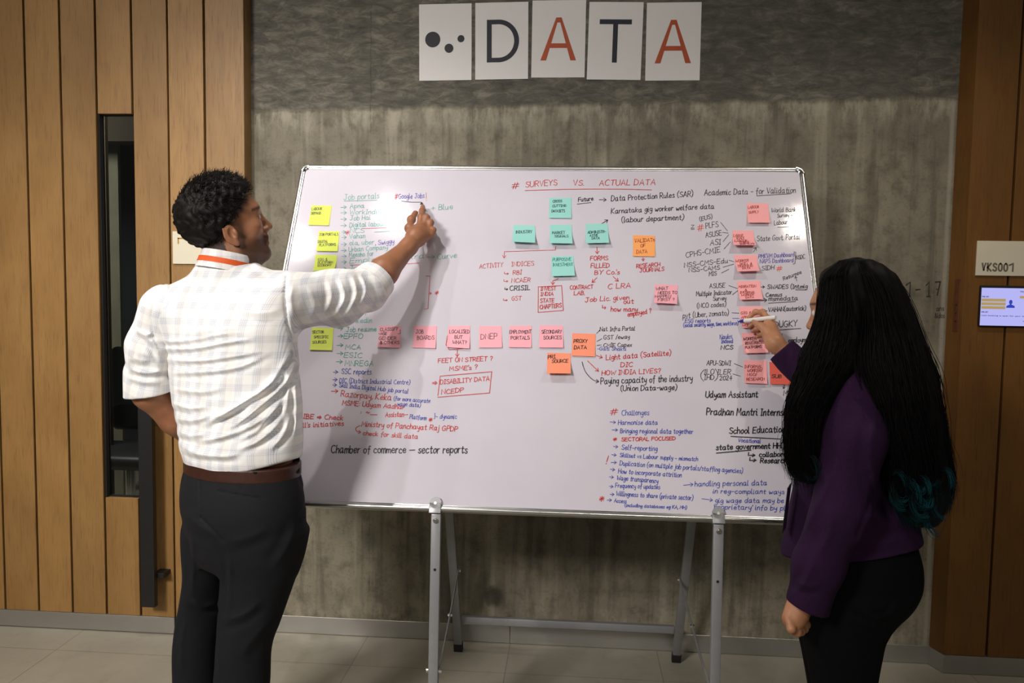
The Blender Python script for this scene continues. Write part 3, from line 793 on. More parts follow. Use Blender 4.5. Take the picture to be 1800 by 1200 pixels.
ink(['r', W2, A(1049.2, 434.2, 1049.7, 445.9), T('FORMS', 1037.6, 457.6, 1068.8, 457, 7.4), T('FiLLED', 1038.5, 471, 1071.2, 470, 7.4), T("BY Co.'s", 1045, 482.6, 1089.4, 481.6, 7.6), A(1049.2, 487.9, 1040.8, 496.5), A(1077.7, 486, 1086.6, 494.2), T('CONTRACT', 1001.9, 508.8, 1042.7, 507, 6.8), T('LAB.', 1008.9, 518.8, 1027.5, 518.2, 6.6), T('C LRA', 1068.4, 508.2, 1108, 505.4, 8.4)], 'red branch on forms filled by companies')
ink(['r', W2, T('Job Lic. given', 1028.2, 530.8, 1105.7, 526, 8), T('out', 1095.9, 534, 1113.9, 533, 8), T('^', 1058.6, 544, 1065, 543.4, 9), T('how many', 1073.5, 547.4, 1120.9, 546.8, 8), T('employed ?', 1103.4, 556.4, 1145.4, 550, 8)])
ink(['r', W2, A(1130.2, 452.9, 1130.7, 458.5, 3.4), T('RESEARCH', 1118.6, 471.2, 1160.6, 467.4, 6.6), T('JOURNALS', 1124.4, 478.8, 1167.6, 475.6, 6.4)])
ink(['k', W1, Ln((1048.8, 585.9), (1053.9, 580.6)), T('Nat. Infra Portal', 1054.5, 582, 1115.7, 580.8, 7.4), Ln((1049.2, 600), (1057.7, 595.3)), T('GST /eway', 1060.9, 596.6, 1106.8, 594.8, 7), Ln((1049.2, 607), (1056.8, 606.1)), T('CMIE Capex', 1060.6, 610, 1110.6, 609, 6.4)], 'black notes beside the proxy data note')
ink(['b', W1, T('-Gati Shakti', 1049.4, 615.4, 1100.2, 615.8, 6.4)])
ink(['r', W2, A(1048.3, 624.6, 1058.7, 628.4), T('Light data (Satellite)', 1065.3, 632.6, 1179.6, 624, 8.6), T('DIC', 1090.8, 644.8, 1112.5, 644, 8), A(1033.2, 634.4, 1051.7, 652.4), T('HOW INDIA LIVES?', 1057.7, 659.4, 1161.6, 655.4, 7.8)], 'red notes on light data and how India lives')
ink(['k', W2, Cv((1023.2, 636), (1026, 646), (1031, 656), (1041.7, 667), (1051, 670.3)), A(1048, 669.8, 1052.4, 670.4), T('Paying capacity of the industry', 1055.8, 675, 1217.3, 669.4, 11), T('(Union Data-wage)', 1090.8, 687, 1190, 684.8, 9)], 'black note on paying capacity')
# -- challenges
ink(['r', W2, T('#', 1072.5, 729, 1086.5, 727.6, 9.6), T('*', 1078, 774.6, 1084, 774.4, 6), T('SECTORAL FOCUSED', 1092.3, 775.2, 1187.2, 773.2, 6.2), T('!', 1064.8, 815, 1067.2, 815.4, 14), T('*', 1053.6, 880.6, 1061.6, 880.8, 9.4)], 'red marks and sectoral line in the challenges list')
ink(['b', W1, T('Challenges', 1092.7, 730, 1141, 729, 9.2), A(1072.1, 741.5, 1081.8, 742.1, 3.6), T('Harmonise data', 1086.5, 746.4, 1155.4, 745.8, 8), A(1075.6, 755.5, 1085.5, 755.5, 3.6), T('Bringing regional data together', 1090, 760.8, 1218, 762, 8), A(1078.3, 784.3, 1086, 785.2, 3.6), T('Self-reporting', 1092.3, 790, 1155.4, 792.4, 8.4), A(1075.2, 798.7, 1083, 799.7, 3.6), T('Skillset vs Labour supply - mismatch', 1089.2, 803, 1226.3, 810, 7)], 'blue challenges list, upper half')
ink(['b', W1, A(1074.2, 812.6, 1083.4, 812.6, 3.6), T('Duplication (on multiple job portals/staffing agencies)', 1089.2, 817.4, 1305.4, 831.4, 8), A(1072.8, 824.4, 1080.6, 825.4, 3.6), T('How to incorporate attrition', 1086.5, 831.6, 1197.5, 838.7, 8), A(1071.1, 837.7, 1078.3, 838.7, 3.6), T('Wage transparency', 1083.9, 843, 1156.4, 849, 8), A(1070.7, 854.2, 1077.7, 855.2, 3.6), T('Frequency of updates', 1081.4, 856.4, 1159.9, 859.3, 7.6),
     A(1072.5, 868.6, 1079.3, 868.6, 3.6), T('Willingness to share (private sector)', 1083, 870.8, 1218, 878.8, 8), A(1067, 878.8, 1074.8, 878.6, 3.6), T('Access', 1079.3, 882.6, 1101, 884, 6.6), T('(including databases eg KA, MH)', 1097.8, 890.3, 1207.2, 894.4, 5.4)], 'blue challenges list, lower half')
ink(['b', W1, A(1201.6, 852.5, 1218, 851), T('handling personal data', 1221.2, 854.4, 1347.6, 852.3, 9), T('in reg-compliant ways', 1253, 866.6, 1378.4, 868, 8), A(1233.5, 876.2, 1252.4, 878.8), T('gig wage data may be', 1256.7, 883.2, 1377.4, 883.2, 8.4), T("'proprietary' info by pl", 1254, 894.4, 1379.5, 897, 8.4)], 'blue note on handling personal data')
ink(['k', W3, T('Udyam Assistant', 1240, 698.4, 1332, 698, 10.5), T('Pradhan Mantri Internship', 1241.7, 729, 1391.8, 730, 12), T('School Education', 1281.8, 762, 1379.4, 759.4, 11), Ln((1284.9, 766.8), (1371.2, 771.5))], 'large black notes on schemes and school education')
ink(['b', W1, T('Vocational', 1297.2, 776.4, 1336.3, 778.6, 7)])
ink(['k', W3, T('state government HH', 1258.6, 790.4, 1373.3, 787.6, 9.4), Ln((1259.2, 796.2), (1319.8, 790.8)), T('^', 1314, 803.4, 1327, 803, 9), T('collaborat', 1334.2, 803, 1388.7, 801.6, 8.4), T('^', 1316, 812.6, 1329, 812.2, 9), T('Research p', 1336.3, 813.4, 1391.8, 814, 9)], 'black note on state government')
# -- right column
ink(['k', W1, T('(EUS)', 1230, 388.6, 1252.5, 383.6, 7), T('PLFS', 1240.8, 401.4, 1263.3, 398.4, 9.6), T('z', 1214.6, 401.4, 1220.6, 400.8, 9), Ln((1215, 403.4), (1220, 402.8)), T('ASUSE', 1240.5, 417.6, 1269.2, 413.2, 9), T('ASI', 1248.3, 431, 1267.5, 429.4, 9.4), T('CPHS-CMIE', 1205.8, 452.6, 1266.7, 443, 9.6), Ln((1266.7, 390.8), (1278.7, 405.8)), Ln((1270, 408.7), (1280, 409.7)), Ln((1270.8, 424.7), (1280.8, 412.5)), Ln((1272.5, 437.5), (1283.7, 425.3))], 'black survey acronyms left of the large scale surveys note')
ink(['o', W2, T('#', 1225.8, 406, 1237.5, 404.4, 10), T('#', 1364.7, 476, 1375, 475.4, 7)])
ink(['k', W1, T('NSS-CMS-Edu', 1203, 470, 1279.2, 461.6, 8), T('NSS-CAMS', 1210.8, 478.6, 1265.8, 473.6, 7.4), T('MIS', 1246.3, 485.2, 1260, 483.6, 7), Ln((1281.2, 457.2), (1290, 460)), Ln((1270.8, 469.7), (1289.7, 464.2)), Ln((1268.3, 479.7), (1280.8, 473.3))])
ink(['k', W1, T('World Bank', 1355.8, 373.4, 1399.2, 371.6, 7.4), T('Survey +', 1366.2, 382, 1393.3, 381, 6.4), T('Labour Stat', 1360.8, 395.4, 1403.3, 392.2, 8), Ln((1366.7, 399.4), (1404.2, 398.4)), T('State Govt. Portal', 1330.8, 424, 1405.8, 420.2, 9), A(1324, 443.3, 1329.2, 435)], 'black notes beside the labour supply note')
ink(['v', W1, T('PMKVM Dashboard', 1333.3, 454, 1396.5, 450.4, 7), T('NAPS Dashboard', 1335.8, 462.7, 1394.8, 460.4, 7)])
ink(['k', W1, Ln((1395.4, 442.5), (1398.8, 443.3), (1397.2, 463.3), (1394, 464)), T('NSDC', 1399.5, 456, 1415, 454.4, 7), T('SIDH', 1339.2, 475.4, 1361.7, 473.4, 7.6), T('Returnee', 1377.3, 493, 1409, 480.4, 6.4), A(1400.6, 493.8, 1398, 485.6, 3)])
ink(['k', W1, T('ASUSE', 1247.1, 506.4, 1275.2, 505, 8), T('Multiple Indicator', 1223.8, 520.6, 1286.5, 517, 8), T('Survey', 1253.5, 528.5, 1276.4, 527, 7), T('(NCO codes)', 1225.1, 541.2, 1276.4, 538.2, 8), Ln((1281, 502), (1298.4, 507.6)), Ln((1287.4, 518), (1300.6, 507.6)), T('pvt (Uber, zomato)', 1200.3, 559, 1281, 553.8, 9), Ln((1286.5, 549.8), (1298.8, 550.3))], 'black notes left of the migration note')
ink(['b', W1, T('ESG reports', 1204, 567.4, 1249, 566.4, 7), T('(social security, wage, time, workforce)', 1201.3, 574.7, 1297.5, 570.8, 6.6), Ln((1287.4, 559.5), (1298.8, 559.5)), T('Naukri', 1265.4, 595.8, 1286.9, 594.8, 7.6), T('Indeed', 1267.8, 603, 1288, 602.5, 7), T('m', 1370, 590.4, 1375, 590.2, 6)])
ink(['k', W2, A(1337.9, 504.5, 1343.9, 504, 3), T('SWADES (Int.mig', 1348.9, 507.8, 1419.5, 506.4, 7), Ln((1398.4, 509.4), (1416.7, 509.6)), T('Census', 1346, 521.8, 1374.5, 520.6, 6.6), A(1337.5, 528.3, 1348, 527.2), T('msmedata', 1350.7, 529, 1402, 527.4, 7.6), Ln((1350.7, 532.9), (1398, 529.8)), Ln((1342.4, 546.6), (1348.3, 546.1)), T('VAHAN(autorick)', 1350.7, 548, 1416.7, 544.6, 7.6)], 'black notes right of the migration note')
ink(['k', W2, T('DUGKY', 1361.7, 575.6, 1402, 573, 10.4), Ln((1363.5, 580.4), (1407.5, 577.2)), T('employm', 1385.5, 602, 1415.8, 601, 8.6), T('N', 1357, 622.4, 1362, 622, 7.6), T('NCS', 1266.9, 614, 1288.9, 613.8, 7.2)])
ink(['k', W1, T('APU-SDWI', 1242.1, 641.6, 1284.7, 642.4, 8), T('ILO ILER', 1237.5, 657.4, 1284.7, 658, 8.6), T('IHD', 1237.9, 667.2, 1255.3, 667.2, 8), T('2024', 1264.9, 668, 1286.5, 667.4, 7.6), Cv((1237, 650), (1232, 657), (1232.4, 664), (1237, 670)), Cv((1257, 648), (1261.6, 656), (1260.6, 664), (1256, 669.6)), Ln((1290.6, 639), (1305.8, 645)), Ln((1288, 657), (1301.2, 661)), A(1379, 676, 1377, 683, 3), T('Mo', 1377, 695, 1391, 694, 9)], 'black notes left of the research note')

# ------------------------------------------------------------------ sticky notes
def note(col, tl, tr, br, bl, lift, inkc, lines, label, group, wd=.0015, extra=()):
    """a square of paper stuck along its top; the free end lifts off the board by `lift` metres"""
    top = [on_board(*tl, .0012), on_board(*tr, .0012)]
    bot = [on_board(*bl, lift * 1.0 + .0014), on_board(*br, lift * 1.0 + .0014)]
    ub = top[1] - top[0]
    def S(u, v, off=0.0):
        # flat for the glued third, then curling outward
        base = top[0] * (1 - u) + top[1] * u
        tip = bot[0] * (1 - u) + bot[1] * u
        flat = base * (1 - v) + tip * v
        want = .0012 + (lift + .0002) * max(0.0, (v - .28) / .72) ** 1.6
        have = (flat - BO) @ BN
        return flat + BN * (want - have + off)
    o_ = tuple((bot[0] + bot[1]) / 2)
    n = 14; mb = MB()
    t = .00035
    vs = []
    for k in (0, 1):
        for j in range(n + 1):
            for i in range(5):
                vs.append(S(i / 4, j / n, -t * k))
    fs = []; N = (n + 1) * 5
    for j in range(n):
        for i in range(4):
            a = j * 5 + i
            fs.append((a, a + 5, a + 6, a + 1)); fs.append((N + a, N + a + 1, N + a + 6, N + a + 5))
    for j in range(n):
        for a, b in ((j * 5, (j + 1) * 5), (j * 5 + 4, (j + 1) * 5 + 4)):
            fs.append((a, b, N + b, N + a))
    for i in range(4):
        for a, b in ((i, i + 1), (n * 5 + i, n * 5 + i + 1)):
            fs.append((a, b, N + b, N + a))
    mb.add(vs, fs)
    root = thing('sticky_note', label, 'sticky note', o_, group)
    mb.build('paper', NOTE[col], root, smooth=True, auto=50)
    A3 = np.array([[tr[0] - tl[0], bl[0] - tl[0]], [tr[1] - tl[1], bl[1] - tl[1]]], float); inv = np.linalg.inv(A3)
    rng = random.Random(label); tb = MB()
    wx = np.linalg.norm(ub); wy = np.linalg.norm(bot[0] - top[0])
    def put(strokes):
        for s in strokes:
            uv = [inv @ (np.asarray(p) - np.array(tl)) for p in s]
            ribbon(tb, [(a * wx, b * wy) for a, b in uv], lambda a, b: S(a / wx, b / wy, .0007), wd)
    for ln in lines: put(write(*ln, rng, .1))
    for ex in extra: put([np.array(ex, float)])
    mesh_obj('handwriting', tb.v, tb.f, INK[inkc], root)
    return root
GY, GP, GR, GT, GO = 'yellow sticky notes down the left side', 'pink sticky notes in the middle row', 'pink sticky notes down the right side', 'teal sticky notes', 'orange sticky notes'
note('yellow', (547.8, 360.5), (583, 361.4), (578, 396), (542, 395.3), .002, 'k', [('LABOUR', 548, 369.6, 566, 368.8, 4.4), ('DEMAND', 547, 377, 564, 376.4, 4.4)], 'yellow sticky note reading LABOUR DEMAND, uppermost of the yellow ones', GY)
note('yellow', (560.2, 406), (596.6, 406.5), (593.3, 441.5), (556.2, 441), .003, 'k', [('JOB PORTALS', 561, 414.4, 594.6, 413.6, 4.4), ('DIGITAL', 559, 427, 576, 426.2, 4.4), ('PLATFORMS', 561, 432.8, 590, 431.4, 4.4)], 'yellow sticky note reading JOB PORTALS and DIGITAL PLATFORMS', GY)
note('yellow', (554.3, 447.6), (592.8, 448.5), (585.9, 476), (549.2, 475.6), .022, 'k', [('GIG &', 558, 457.4, 575, 457, 4.2), ('PLATFORM', 558, 462.4, 585, 461.4, 4), ('ECONOMY', 558, 467, 583, 466.6, 4)], 'yellow sticky note reading GIG & PLATFORM ECONOMY, free end lifted', GY)
note('yellow', (548.5, 575.5), (586.3, 576.2), (583.5, 615.4), (544.3, 614.7), .003, 'k', [('SECTOR', 549, 586, 569, 585.4, 4.6), ('SPECIFIC', 551.6, 594.4, 576.6, 594, 4.4), ('SOURCES', 549, 603.6, 573, 602.8, 4.6)], 'yellow sticky note reading SECTOR SPECIFIC SOURCES, below the raised arm', GY)
note('pink', (666.8, 572), (705.6, 572.7), (703.2, 611.2), (663.3, 610), .004, 'k', [('CLASSIFY', 668, 581.6, 700, 580.2, 5.4), ('-AGE', 665.4, 588.6, 680, 588, 4.6), ('GENDER', 665.6, 597, 696, 596.4, 5.6), ('& OTHERS', 668, 604.4, 701, 603.8, 5.4)], 'pink sticky note reading CLASSIFY AGE GENDER & OTHERS', GP, .0015, [[(703.4, 579), (703, 586), (699, 586.4)]])
note('pink', (728.2, 572.2), (767.9, 572.7), (765.5, 611.9), (724.7, 610.7), .004, 'k', [('JOB', 730.6, 586, 744, 585.6, 6.4), ('BOARDS', 733, 596.8, 763, 596, 6.6)], 'pink sticky note reading JOB BOARDS', GP)
note('pink', (787.7, 572.7), (826.7, 572), (825, 612.3), (785.4, 610), .006, 'k', [('LOCALISED', 790, 585, 825, 584.4, 5.6), ('BUT', 799, 594.2, 813, 594, 5.8), ('WHAT?', 795.4, 603.4, 820, 602.6, 5.8)], 'pink sticky note reading LOCALISED BUT WHAT?, partly circled in red', GP)
note('pink', (842.5, 572.7), (881.5, 573), (882.7, 610.5), (841.8, 610.7), .003, 'k', [('DNEP', 845, 596.4, 873.6, 595.2, 9.4)], 'pink sticky note reading DNEP in large letters', GP)
note('pink', (896, 572.5), (934.5, 572), (934, 610.5), (894, 610), .003, 'k', [('EMPLOYMENT', 895.6, 586, 934, 585.6, 5.8), ('PORTALS', 898, 596.6, 930, 595.4, 5.8)], 'pink sticky note reading EMPLOYMENT PORTALS', GP)
note('pink', (949, 571.2), (989.7, 572), (990.3, 610.8), (947.2, 610.5), .004, 'k', [('SECONDARY', 952, 586, 987, 585.6, 5.8), ('SOURCES', 955, 596.4, 986, 595.8, 5.8)], 'pink sticky note reading SECONDARY SOURCES', GP)
note('pink', (1151.2, 499.3), (1192, 501.2), (1190.2, 533.9), (1149.6, 532), .018, 'k', [('WHAT', 1153, 509.4, 1175, 508.4, 5.2), ('NEEDS TO', 1157, 515.8, 1190.6, 515, 4.6), ('HAPPEN', 1151.6, 522, 1180, 521.4, 4.6), ('FIRST ?', 1156.6, 528.4, 1186, 527.4, 4.8)], 'pink sticky note reading WHAT NEEDS TO HAPPEN FIRST?', GP)
note('orange', (1006.2, 585.3), (1047.3, 586.7), (1045.8, 626.3), (1004.8, 625), .003, 'k', [('PROXY', 1008.6, 602.4, 1033, 602, 6.2), ('DATA', 1009, 613.6, 1031, 613.2, 6.2)], 'orange sticky note reading PROXY DATA', GO, .002)
note('orange', (962, 619.7), (1003, 620.8), (1003.3, 656.2), (961.4, 655.8), .02, 'k', [('PRI.', 963, 629.6, 977, 628.8, 5.4), ('SOURCE', 970, 636.4, 998.6, 635.6, 5.4)], 'orange sticky note reading PRI. SOURCE, free end lifted', GO, .002)
note('amber', (1112.7, 413.2), (1151.5, 414.4), (1151.5, 450.6), (1112.7, 450), .002, 's', [('VALIDATn', 1115.6, 426, 1150.6, 424.4, 6.4), ('OF', 1126, 434.6, 1135, 434.2, 5.8), ('DATA', 1118.8, 446, 1137.6, 444.8, 6.2)], 'light orange sticky note reading VALIDATn OF DATA', GO)
note('teal', (965.7, 347.6), (1004.2, 347.6), (1004.4, 383.3), (965.2, 382.9), .003, 'k', [('CROSS', 971.6, 356, 988, 355.2, 4.2), ('CUTTING', 971, 363.8, 995, 363, 4.2), ('DATASETS', 969.6, 373, 992.6, 372.4, 4.4)], 'teal sticky note reading CROSS CUTTING DATASETS, highest of the teal ones', GT)
note('teal', (902.7, 395), (940.7, 396.6), (940.7, 426.5), (899.9, 424.6), .02, 'k', [('INDUSTRY', 906, 408.4, 934.6, 407.8, 4.4)], 'teal sticky note reading INDUSTRY', GT)
note('teal', (966.8, 395), (1004.7, 394.5), (1006.5, 427.7), (966.2, 427.2), .016, 'k', [('MARKET', 970.4, 410, 993, 409.2, 4.4), ('SIGNALS', 974.6, 415.8, 998, 415.2, 4.2)], 'teal sticky note reading MARKET SIGNALS', GT)
note('teal', (1029.9, 393.1), (1068.4, 393.1), (1070.7, 426.5), (1029.9, 427.2), .014, 'k', [('ADMINISTR-', 1033, 409.8, 1064.6, 408, 4.6), ('ATIVE', 1036.6, 415.2, 1050.6, 414.4, 4), ('DATA', 1040, 420.4, 1053, 420, 4.4)], 'teal sticky note reading ADMINISTRATIVE DATA', GT)
note('teal', (969.2, 450.6), (1007.7, 449.4), (1010.7, 484.2), (969.9, 485.3), .012, 't', [('PURPOSIVE', 971.6, 458.4, 1004, 457.4, 5), ('INVESTMENT', 971.6, 467, 1006.6, 466, 5)], 'teal sticky note with teal writing PURPOSIVE INVESTMENT', GT)
note('salmon', (1312.5, 356.7), (1350.5, 357.5), (1354.2, 391.2), (1315, 391.2), .01, 's', [('LABOUR', 1315, 366, 1334, 365.2, 4.2), ('SUPPLY', 1316.4, 374.6, 1334, 373.8, 4.2)], 'pink sticky note reading LABOUR SUPPLY, uppermost on the right', GR)
note('salmon', (1287.5, 405), (1324.2, 405.3), (1330, 430.8), (1289.5, 430.5), .024, 's', [('LARGE', 1290, 414.4, 1307, 413.8, 3.8), ('SCALE', 1294.4, 418.6, 1308.6, 418, 3.6), ('LABOUR', 1292, 423.2, 1312.6, 422.6, 3.6), ('FORCE', 1300, 426, 1316, 425.4, 3.2), ('SURVEYS', 1299.6, 429.4, 1323, 428.8, 3.2)], 'pink sticky note reading LARGE SCALE LABOUR FORCE SURVEYS', GR)
note('salmon', (1290.5, 448.3), (1330.8, 448), (1335.8, 475.8), (1296.7, 477), .022, 's', [('WORKER', 1293.6, 459.2, 1316.6, 458.2, 3.8), ('SKILL &', 1300.6, 464, 1323, 463.4, 3.8), ('TRAINING', 1297, 468.4, 1324.6, 467.6, 3.8), ('DATA', 1305.6, 472.4, 1320, 471.8, 3.8)], 'pink sticky note reading WORKER SKILL & TRAINING DATA', GR)
note('salmon', (1295.3, 494.2), (1336.4, 493.3), (1341.5, 525.6), (1300.8, 526.5), .016, 's', [('MIGRATION', 1299, 504.6, 1329.6, 503.6, 3.8), ('&', 1310, 510.2, 1313.4, 510, 4), ('INFORMAL', 1301.4, 514.6, 1328, 514, 3.8), ('WORKER', 1303.6, 519.4, 1325.6, 518.6, 3.8), ('DATA', 1311, 524.2, 1325.4, 523.6, 3.8)], 'pink sticky note reading MIGRATION & INFORMAL WORKER DATA', GR)
note('salmon', (1299.4, 539.1), (1339.7, 538.2), (1344.3, 575.4), (1304.9, 576), .012, 's', [('GIG &', 1302.6, 551.8, 1320.6, 551, 4.4), ('APP', 1303.4, 559.2, 1314, 558.6, 4.2), ('WORK', 1304.6, 573.6, 1322, 573, 4)], 'pink sticky note reading GIG, behind the hand with the blue marker', GR)
note('salmon', (1303.9, 585.5), (1345, 584.6), (1350.7, 619.4), (1308.9, 620.7), .014, 'k', [('WORKER', 1307, 597.6, 1330, 596.6, 5), ('REGISTRATION', 1310.6, 604.6, 1346, 602.6, 4.6), ('PLATFORMS', 1310.4, 612.2, 1339, 610.6, 4.8)], 'pink sticky note reading WORKER REGISTRATION PLATFORMS', GR)
note('salmon', (1307.6, 632.6), (1348, 633.6), (1348.9, 674.5), (1308.9, 673), .008, 's', [('INFORMAL', 1309, 646.6, 1340, 645.6, 4.8), ('WORKER/', 1314, 653.2, 1340.6, 652.2, 4.8), ('NGO/', 1314, 660.6, 1331, 659.8, 4.8), ('RESEARCH', 1312.6, 668.8, 1344.4, 667.6, 5)], 'pink sticky note reading INFORMAL WORKER/ NGO/ RESEARCH, lowest on the right', GR)
note('coral', (1352.5, 636), (1392, 636), (1394, 676), (1354.4, 675), .004, 'k', [('SUB', 1356.4, 664, 1374, 663.4, 6)], 'coral red sticky note partly behind the purple sleeve', GO, .002)
# the red half-frame drawn around a note
ink(['r', W2, Ln((786.6, 590), (783.9, 606), (790, 614.6), (812, 612.8))])
finish_writing()

# ------------------------------------------------------------------ printed sheets above the board
SH = [(-.5293, 2.4429, .0111), (-.3047, 2.4465, .0118), (-.0805, 2.4526, -.0007), (.1404, 2.4432, -.0153), (.3654, 2.4396, .0036)]
def sheet(i, label):
    x, z, a = SH[i]
    root = thing('paper_sheet', label, 'paper sheet', (x, -.001, z - .1485), 'sheets spelling a word on the concrete wall')
    rng = random.Random(i); n = 10; vs = []
    c, s = cos(a), sin(a)
    ph = rng.uniform(0, 6)
    def P(u, v, off=0.0):
        # slight waviness of paper held by tape
        y = -.0016 - .0022 * (.5 + .5 * sin(ph + 3 * u)) * abs(v) * 1.2 - .003 * max(0, -v - .2) - off
        uu, vv = u * .21, v * .297
        return (x + uu * c - vv * s, y, z + uu * s + vv * c)
    for k in (0, 1):
        for j in range(n + 1):
            for q in range(n + 1):
                vs.append(P(q / n - .5, j / n - .5, .0003 * (1 - k)))
    fs = []; N = (n + 1) ** 2; w = n + 1
    for j in range(n):
        for q in range(n):
            b = j * w + q
            fs.append((b, b + 1, b + w + 1, b + w)); fs.append((N + b, N + b + w, N + b + w + 1, N + b + 1))
    for q in range(n):
        for b, b2 in ((q, q + 1), (n * w + q, n * w + q + 1), (q * w, q * w + w), (q * w + n, q * w + n + w)):
            fs.append((b, b2, N + b2, N + b))
    MB().add(vs, fs).build('paper', M['paper'], root, smooth=True, auto=50)
    return root, P
def on_sheet(root, P, shapes, mat, name):
    """shapes: outlines in sheet units (u right, v up, metres from the centre); split into fine quads so they follow the paper"""
    mb = MB()
    for poly_ in shapes:
        vs = [P(u / .21, v / .297, .0008) for u, v in poly_]
        mb.add(vs, [tuple(range(len(vs)))])
    mb.build(name, mat, root)
def strip(p, q, w, cut=None):
    p, q = np.array(p), np.array(q); d = q - p; d = d / np.hypot(*d); nn_ = np.array([-d[1], d[0]]) * w / 2
    n = 8; out = []
    for i in range(n):
        a_ = p + (q - p) * i / n; b2 = p + (q - p) * (i + 1) / n
        out.append([a_ - nn_, b2 - nn_, b2 + nn_, a_ + nn_])
    return out
def hstrip(x0a, x1a, z0, x0b, x1b, z1):
    n = 8; out = []
    for i in range(n):
        t0, t1 = i / n, (i + 1) / n
        L_ = lambda a, b, t: a + (b - a) * t
        out.append([(L_(x0a, x0b, t0), L_(z0, z1, t0)), (L_(x1a, x1b, t0), L_(z0, z1, t0)), (L_(x1a, x1b, t1), L_(z0, z1, t1)), (L_(x0a, x0b, t1), L_(z0, z1, t1))])
    return out
def letter_A():
    return hstrip(-.070, -.0475, -.0825, -.0105, .0, .0825) + hstrip(.048, .070, -.0825, .0, .0105, .0825) + hstrip(-.036, .036, -.0345, -.032, .032, -.0165) + hstrip(-.0105, .0105, .0635, -.0105, .0105, .0825)
def letter_T():
    return hstrip(-.0095, .0095, -.0825, -.0095, .0095, .0645) + hstrip(-.0625, .0625, .0640, -.0625, .0625, .0825)
def letter_D():
    sh = hstrip(-.059, -.0395, -.0825, -.059, -.0395, .0825)
    n = 28; o = []; i_ = []
    for k_ in range(n + 1):
        t = -pi / 2 + pi * k_ / n
        o.append((-.012 + .081 * cos(t), .0825 * sin(t))); i_.append((-.012 + .0615 * cos(t), .0645 * sin(t)))
    for k_ in range(n): sh.append([o[k_], o[k_ + 1], i_[k_ + 1], i_[k_]])
    sh += hstrip(-.0395, -.012, -.0825, -.0395, -.012, -.0645) + hstrip(-.0395, -.012, .0645, -.0395, -.012, .0825)
    return sh
def disc(cx, cz, r):
    out = []; n = 36
    for k_ in range(n):
        a0, a1 = 2 * pi * k_ / n, 2 * pi * (k_ + 1) / n
        out.append([(cx, cz), (cx + r * cos(a0), cz + r * sin(a0)), (cx + r * cos(a1), cz + r * sin(a1))])
    return out
r0, P0 = sheet(0, 'white sheet printed with three black dots, leftmost above the whiteboard')
on_sheet(r0, P0, disc(-.0505, .0115, .0305) + disc(.0145, -.0235, .0178) + disc(.0625, .0128, .0140), M['darkdot'], 'printed_dots')
r0, P0 = sheet(1, 'white sheet printed with a dark blue letter D, on the concrete wall')
on_sheet(r0, P0, letter_D(), M['navy'], 'printed_letter')
r0, P0 = sheet(2, 'white sheet printed with an orange letter A, between the D and T sheets')
on_sheet(r0, P0, letter_A(), M['rust'], 'printed_letter')
r0, P0 = sheet(3, 'white sheet printed with a dark blue letter T, on the concrete wall')
on_sheet(r0, P0, letter_T(), M['navy'], 'printed_letter')
r0, P0 = sheet(4, 'white sheet printed with an orange letter A, rightmost of the five sheets')
on_sheet(r0, P0, letter_A(), M['rust'], 'printed_letter')

# ------------------------------------------------------------------ signs and the booking screen
def wall_write(name, parent, mat, items, y, wd, slant=.0, sx=1.0):
    mb = MB(); rng = random.Random(3)
    for txt, x0, z0, x1, z1, h in items:
        for s in write(txt, x0 * 1000, -z0 * 1000, x1 * 1000, -z1 * 1000, h * 1000, rng, slant):
            ribbon(mb, s / 1000., lambda a, b: np.array([a, y, -b]), wd)
    return mesh_obj(name, mb.v, mb.f, mat, parent)
sg = thing('room_sign', 'cream sign plate with a gold corner mark, partly hidden behind the head of the man', 'room sign', (-1.51, -PL, 1.55))
MB().box((-1.623, -PL - .008, 1.55), (-1.395, -PL - .0002, 1.681), .0012, 1).build('plate', M['sign'], sg)
MB().box((-1.601, -PL - .0088, 1.631), (-1.596, -PL - .0078, 1.656)).box((-1.601, -PL - .0088, 1.651), (-1.576, -PL - .0078, 1.656)).build('corner_mark', M['gold'], sg)
sg = thing('room_sign', 'cream room sign plate reading VKS001 above the booking screen', 'room sign', (1.62, -PR, 1.549))
MB().box((1.506, -PR - .008, 1.549), (1.76, -PR - .0002, 1.679), .0012, 1).build('plate', M['sign'], sg)
def block_letters(parent, txt, x0, z0, h, w, gap, th, y, mat):
    mb = MB(); x = x0
    for ch in txt:
        g = glyph(ch)
        xs = max(p[:, 0].max() for p in g)
        for p in g:
            q = np.stack([x + p[:, 0] / xs * w, z0 + p[:, 1] / 10 * h], 1)
            ribbon(mb, q, lambda a, b: np.array([a, y, b]), th)
        x += w + gap
    return mesh_obj('sign_lettering', mb.v, mb.f, mat, parent)
block_letters(sg, 'VKS001', 1.5275, 1.5675, .0275, .0122, .0074, .0062, -PR - .0086, M['sign_grey'])

def emis(name, col, s):
    m, nt, p = new_mat(name); k = NT(nt)
    p.inputs['Base Color'].default_value = (0, 0, 0, 1)
    f = k.noise(k.coord(), 300, 2)
    k.set(p.inputs['Emission Color'], k.ramp(f, [(.3, [c * .97 for c in col[:3]] + [1]), (.7, col)]))
    p.inputs['Emission Strength'].default_value = s
    p.inputs['Roughness'].default_value = .15
    return m
tab = thing('booking_screen', 'lit wall tablet with a lavender booking page below the room sign', 'screen', (1.62, -PR, 1.36))
MB().box((1.5235, -PR - .016, 1.358), (1.75, -PR - .0002, 1.5125), .004, 2).build('case', M['rubber'], tab)
SY = -PR - .0163
scr = MB().box((1.5265, SY - .0006, 1.3625), (1.745, SY + .001, 1.5035)).build('display', emis('lit_screen', srgb(186, 186, 250), .95), tab)
tan = MB()
for zz in (1.458, 1.444, 1.430):
    tan.box((1.5275, SY - .0012, zz - .0052), (1.6145, SY - .0007, zz + .0052))
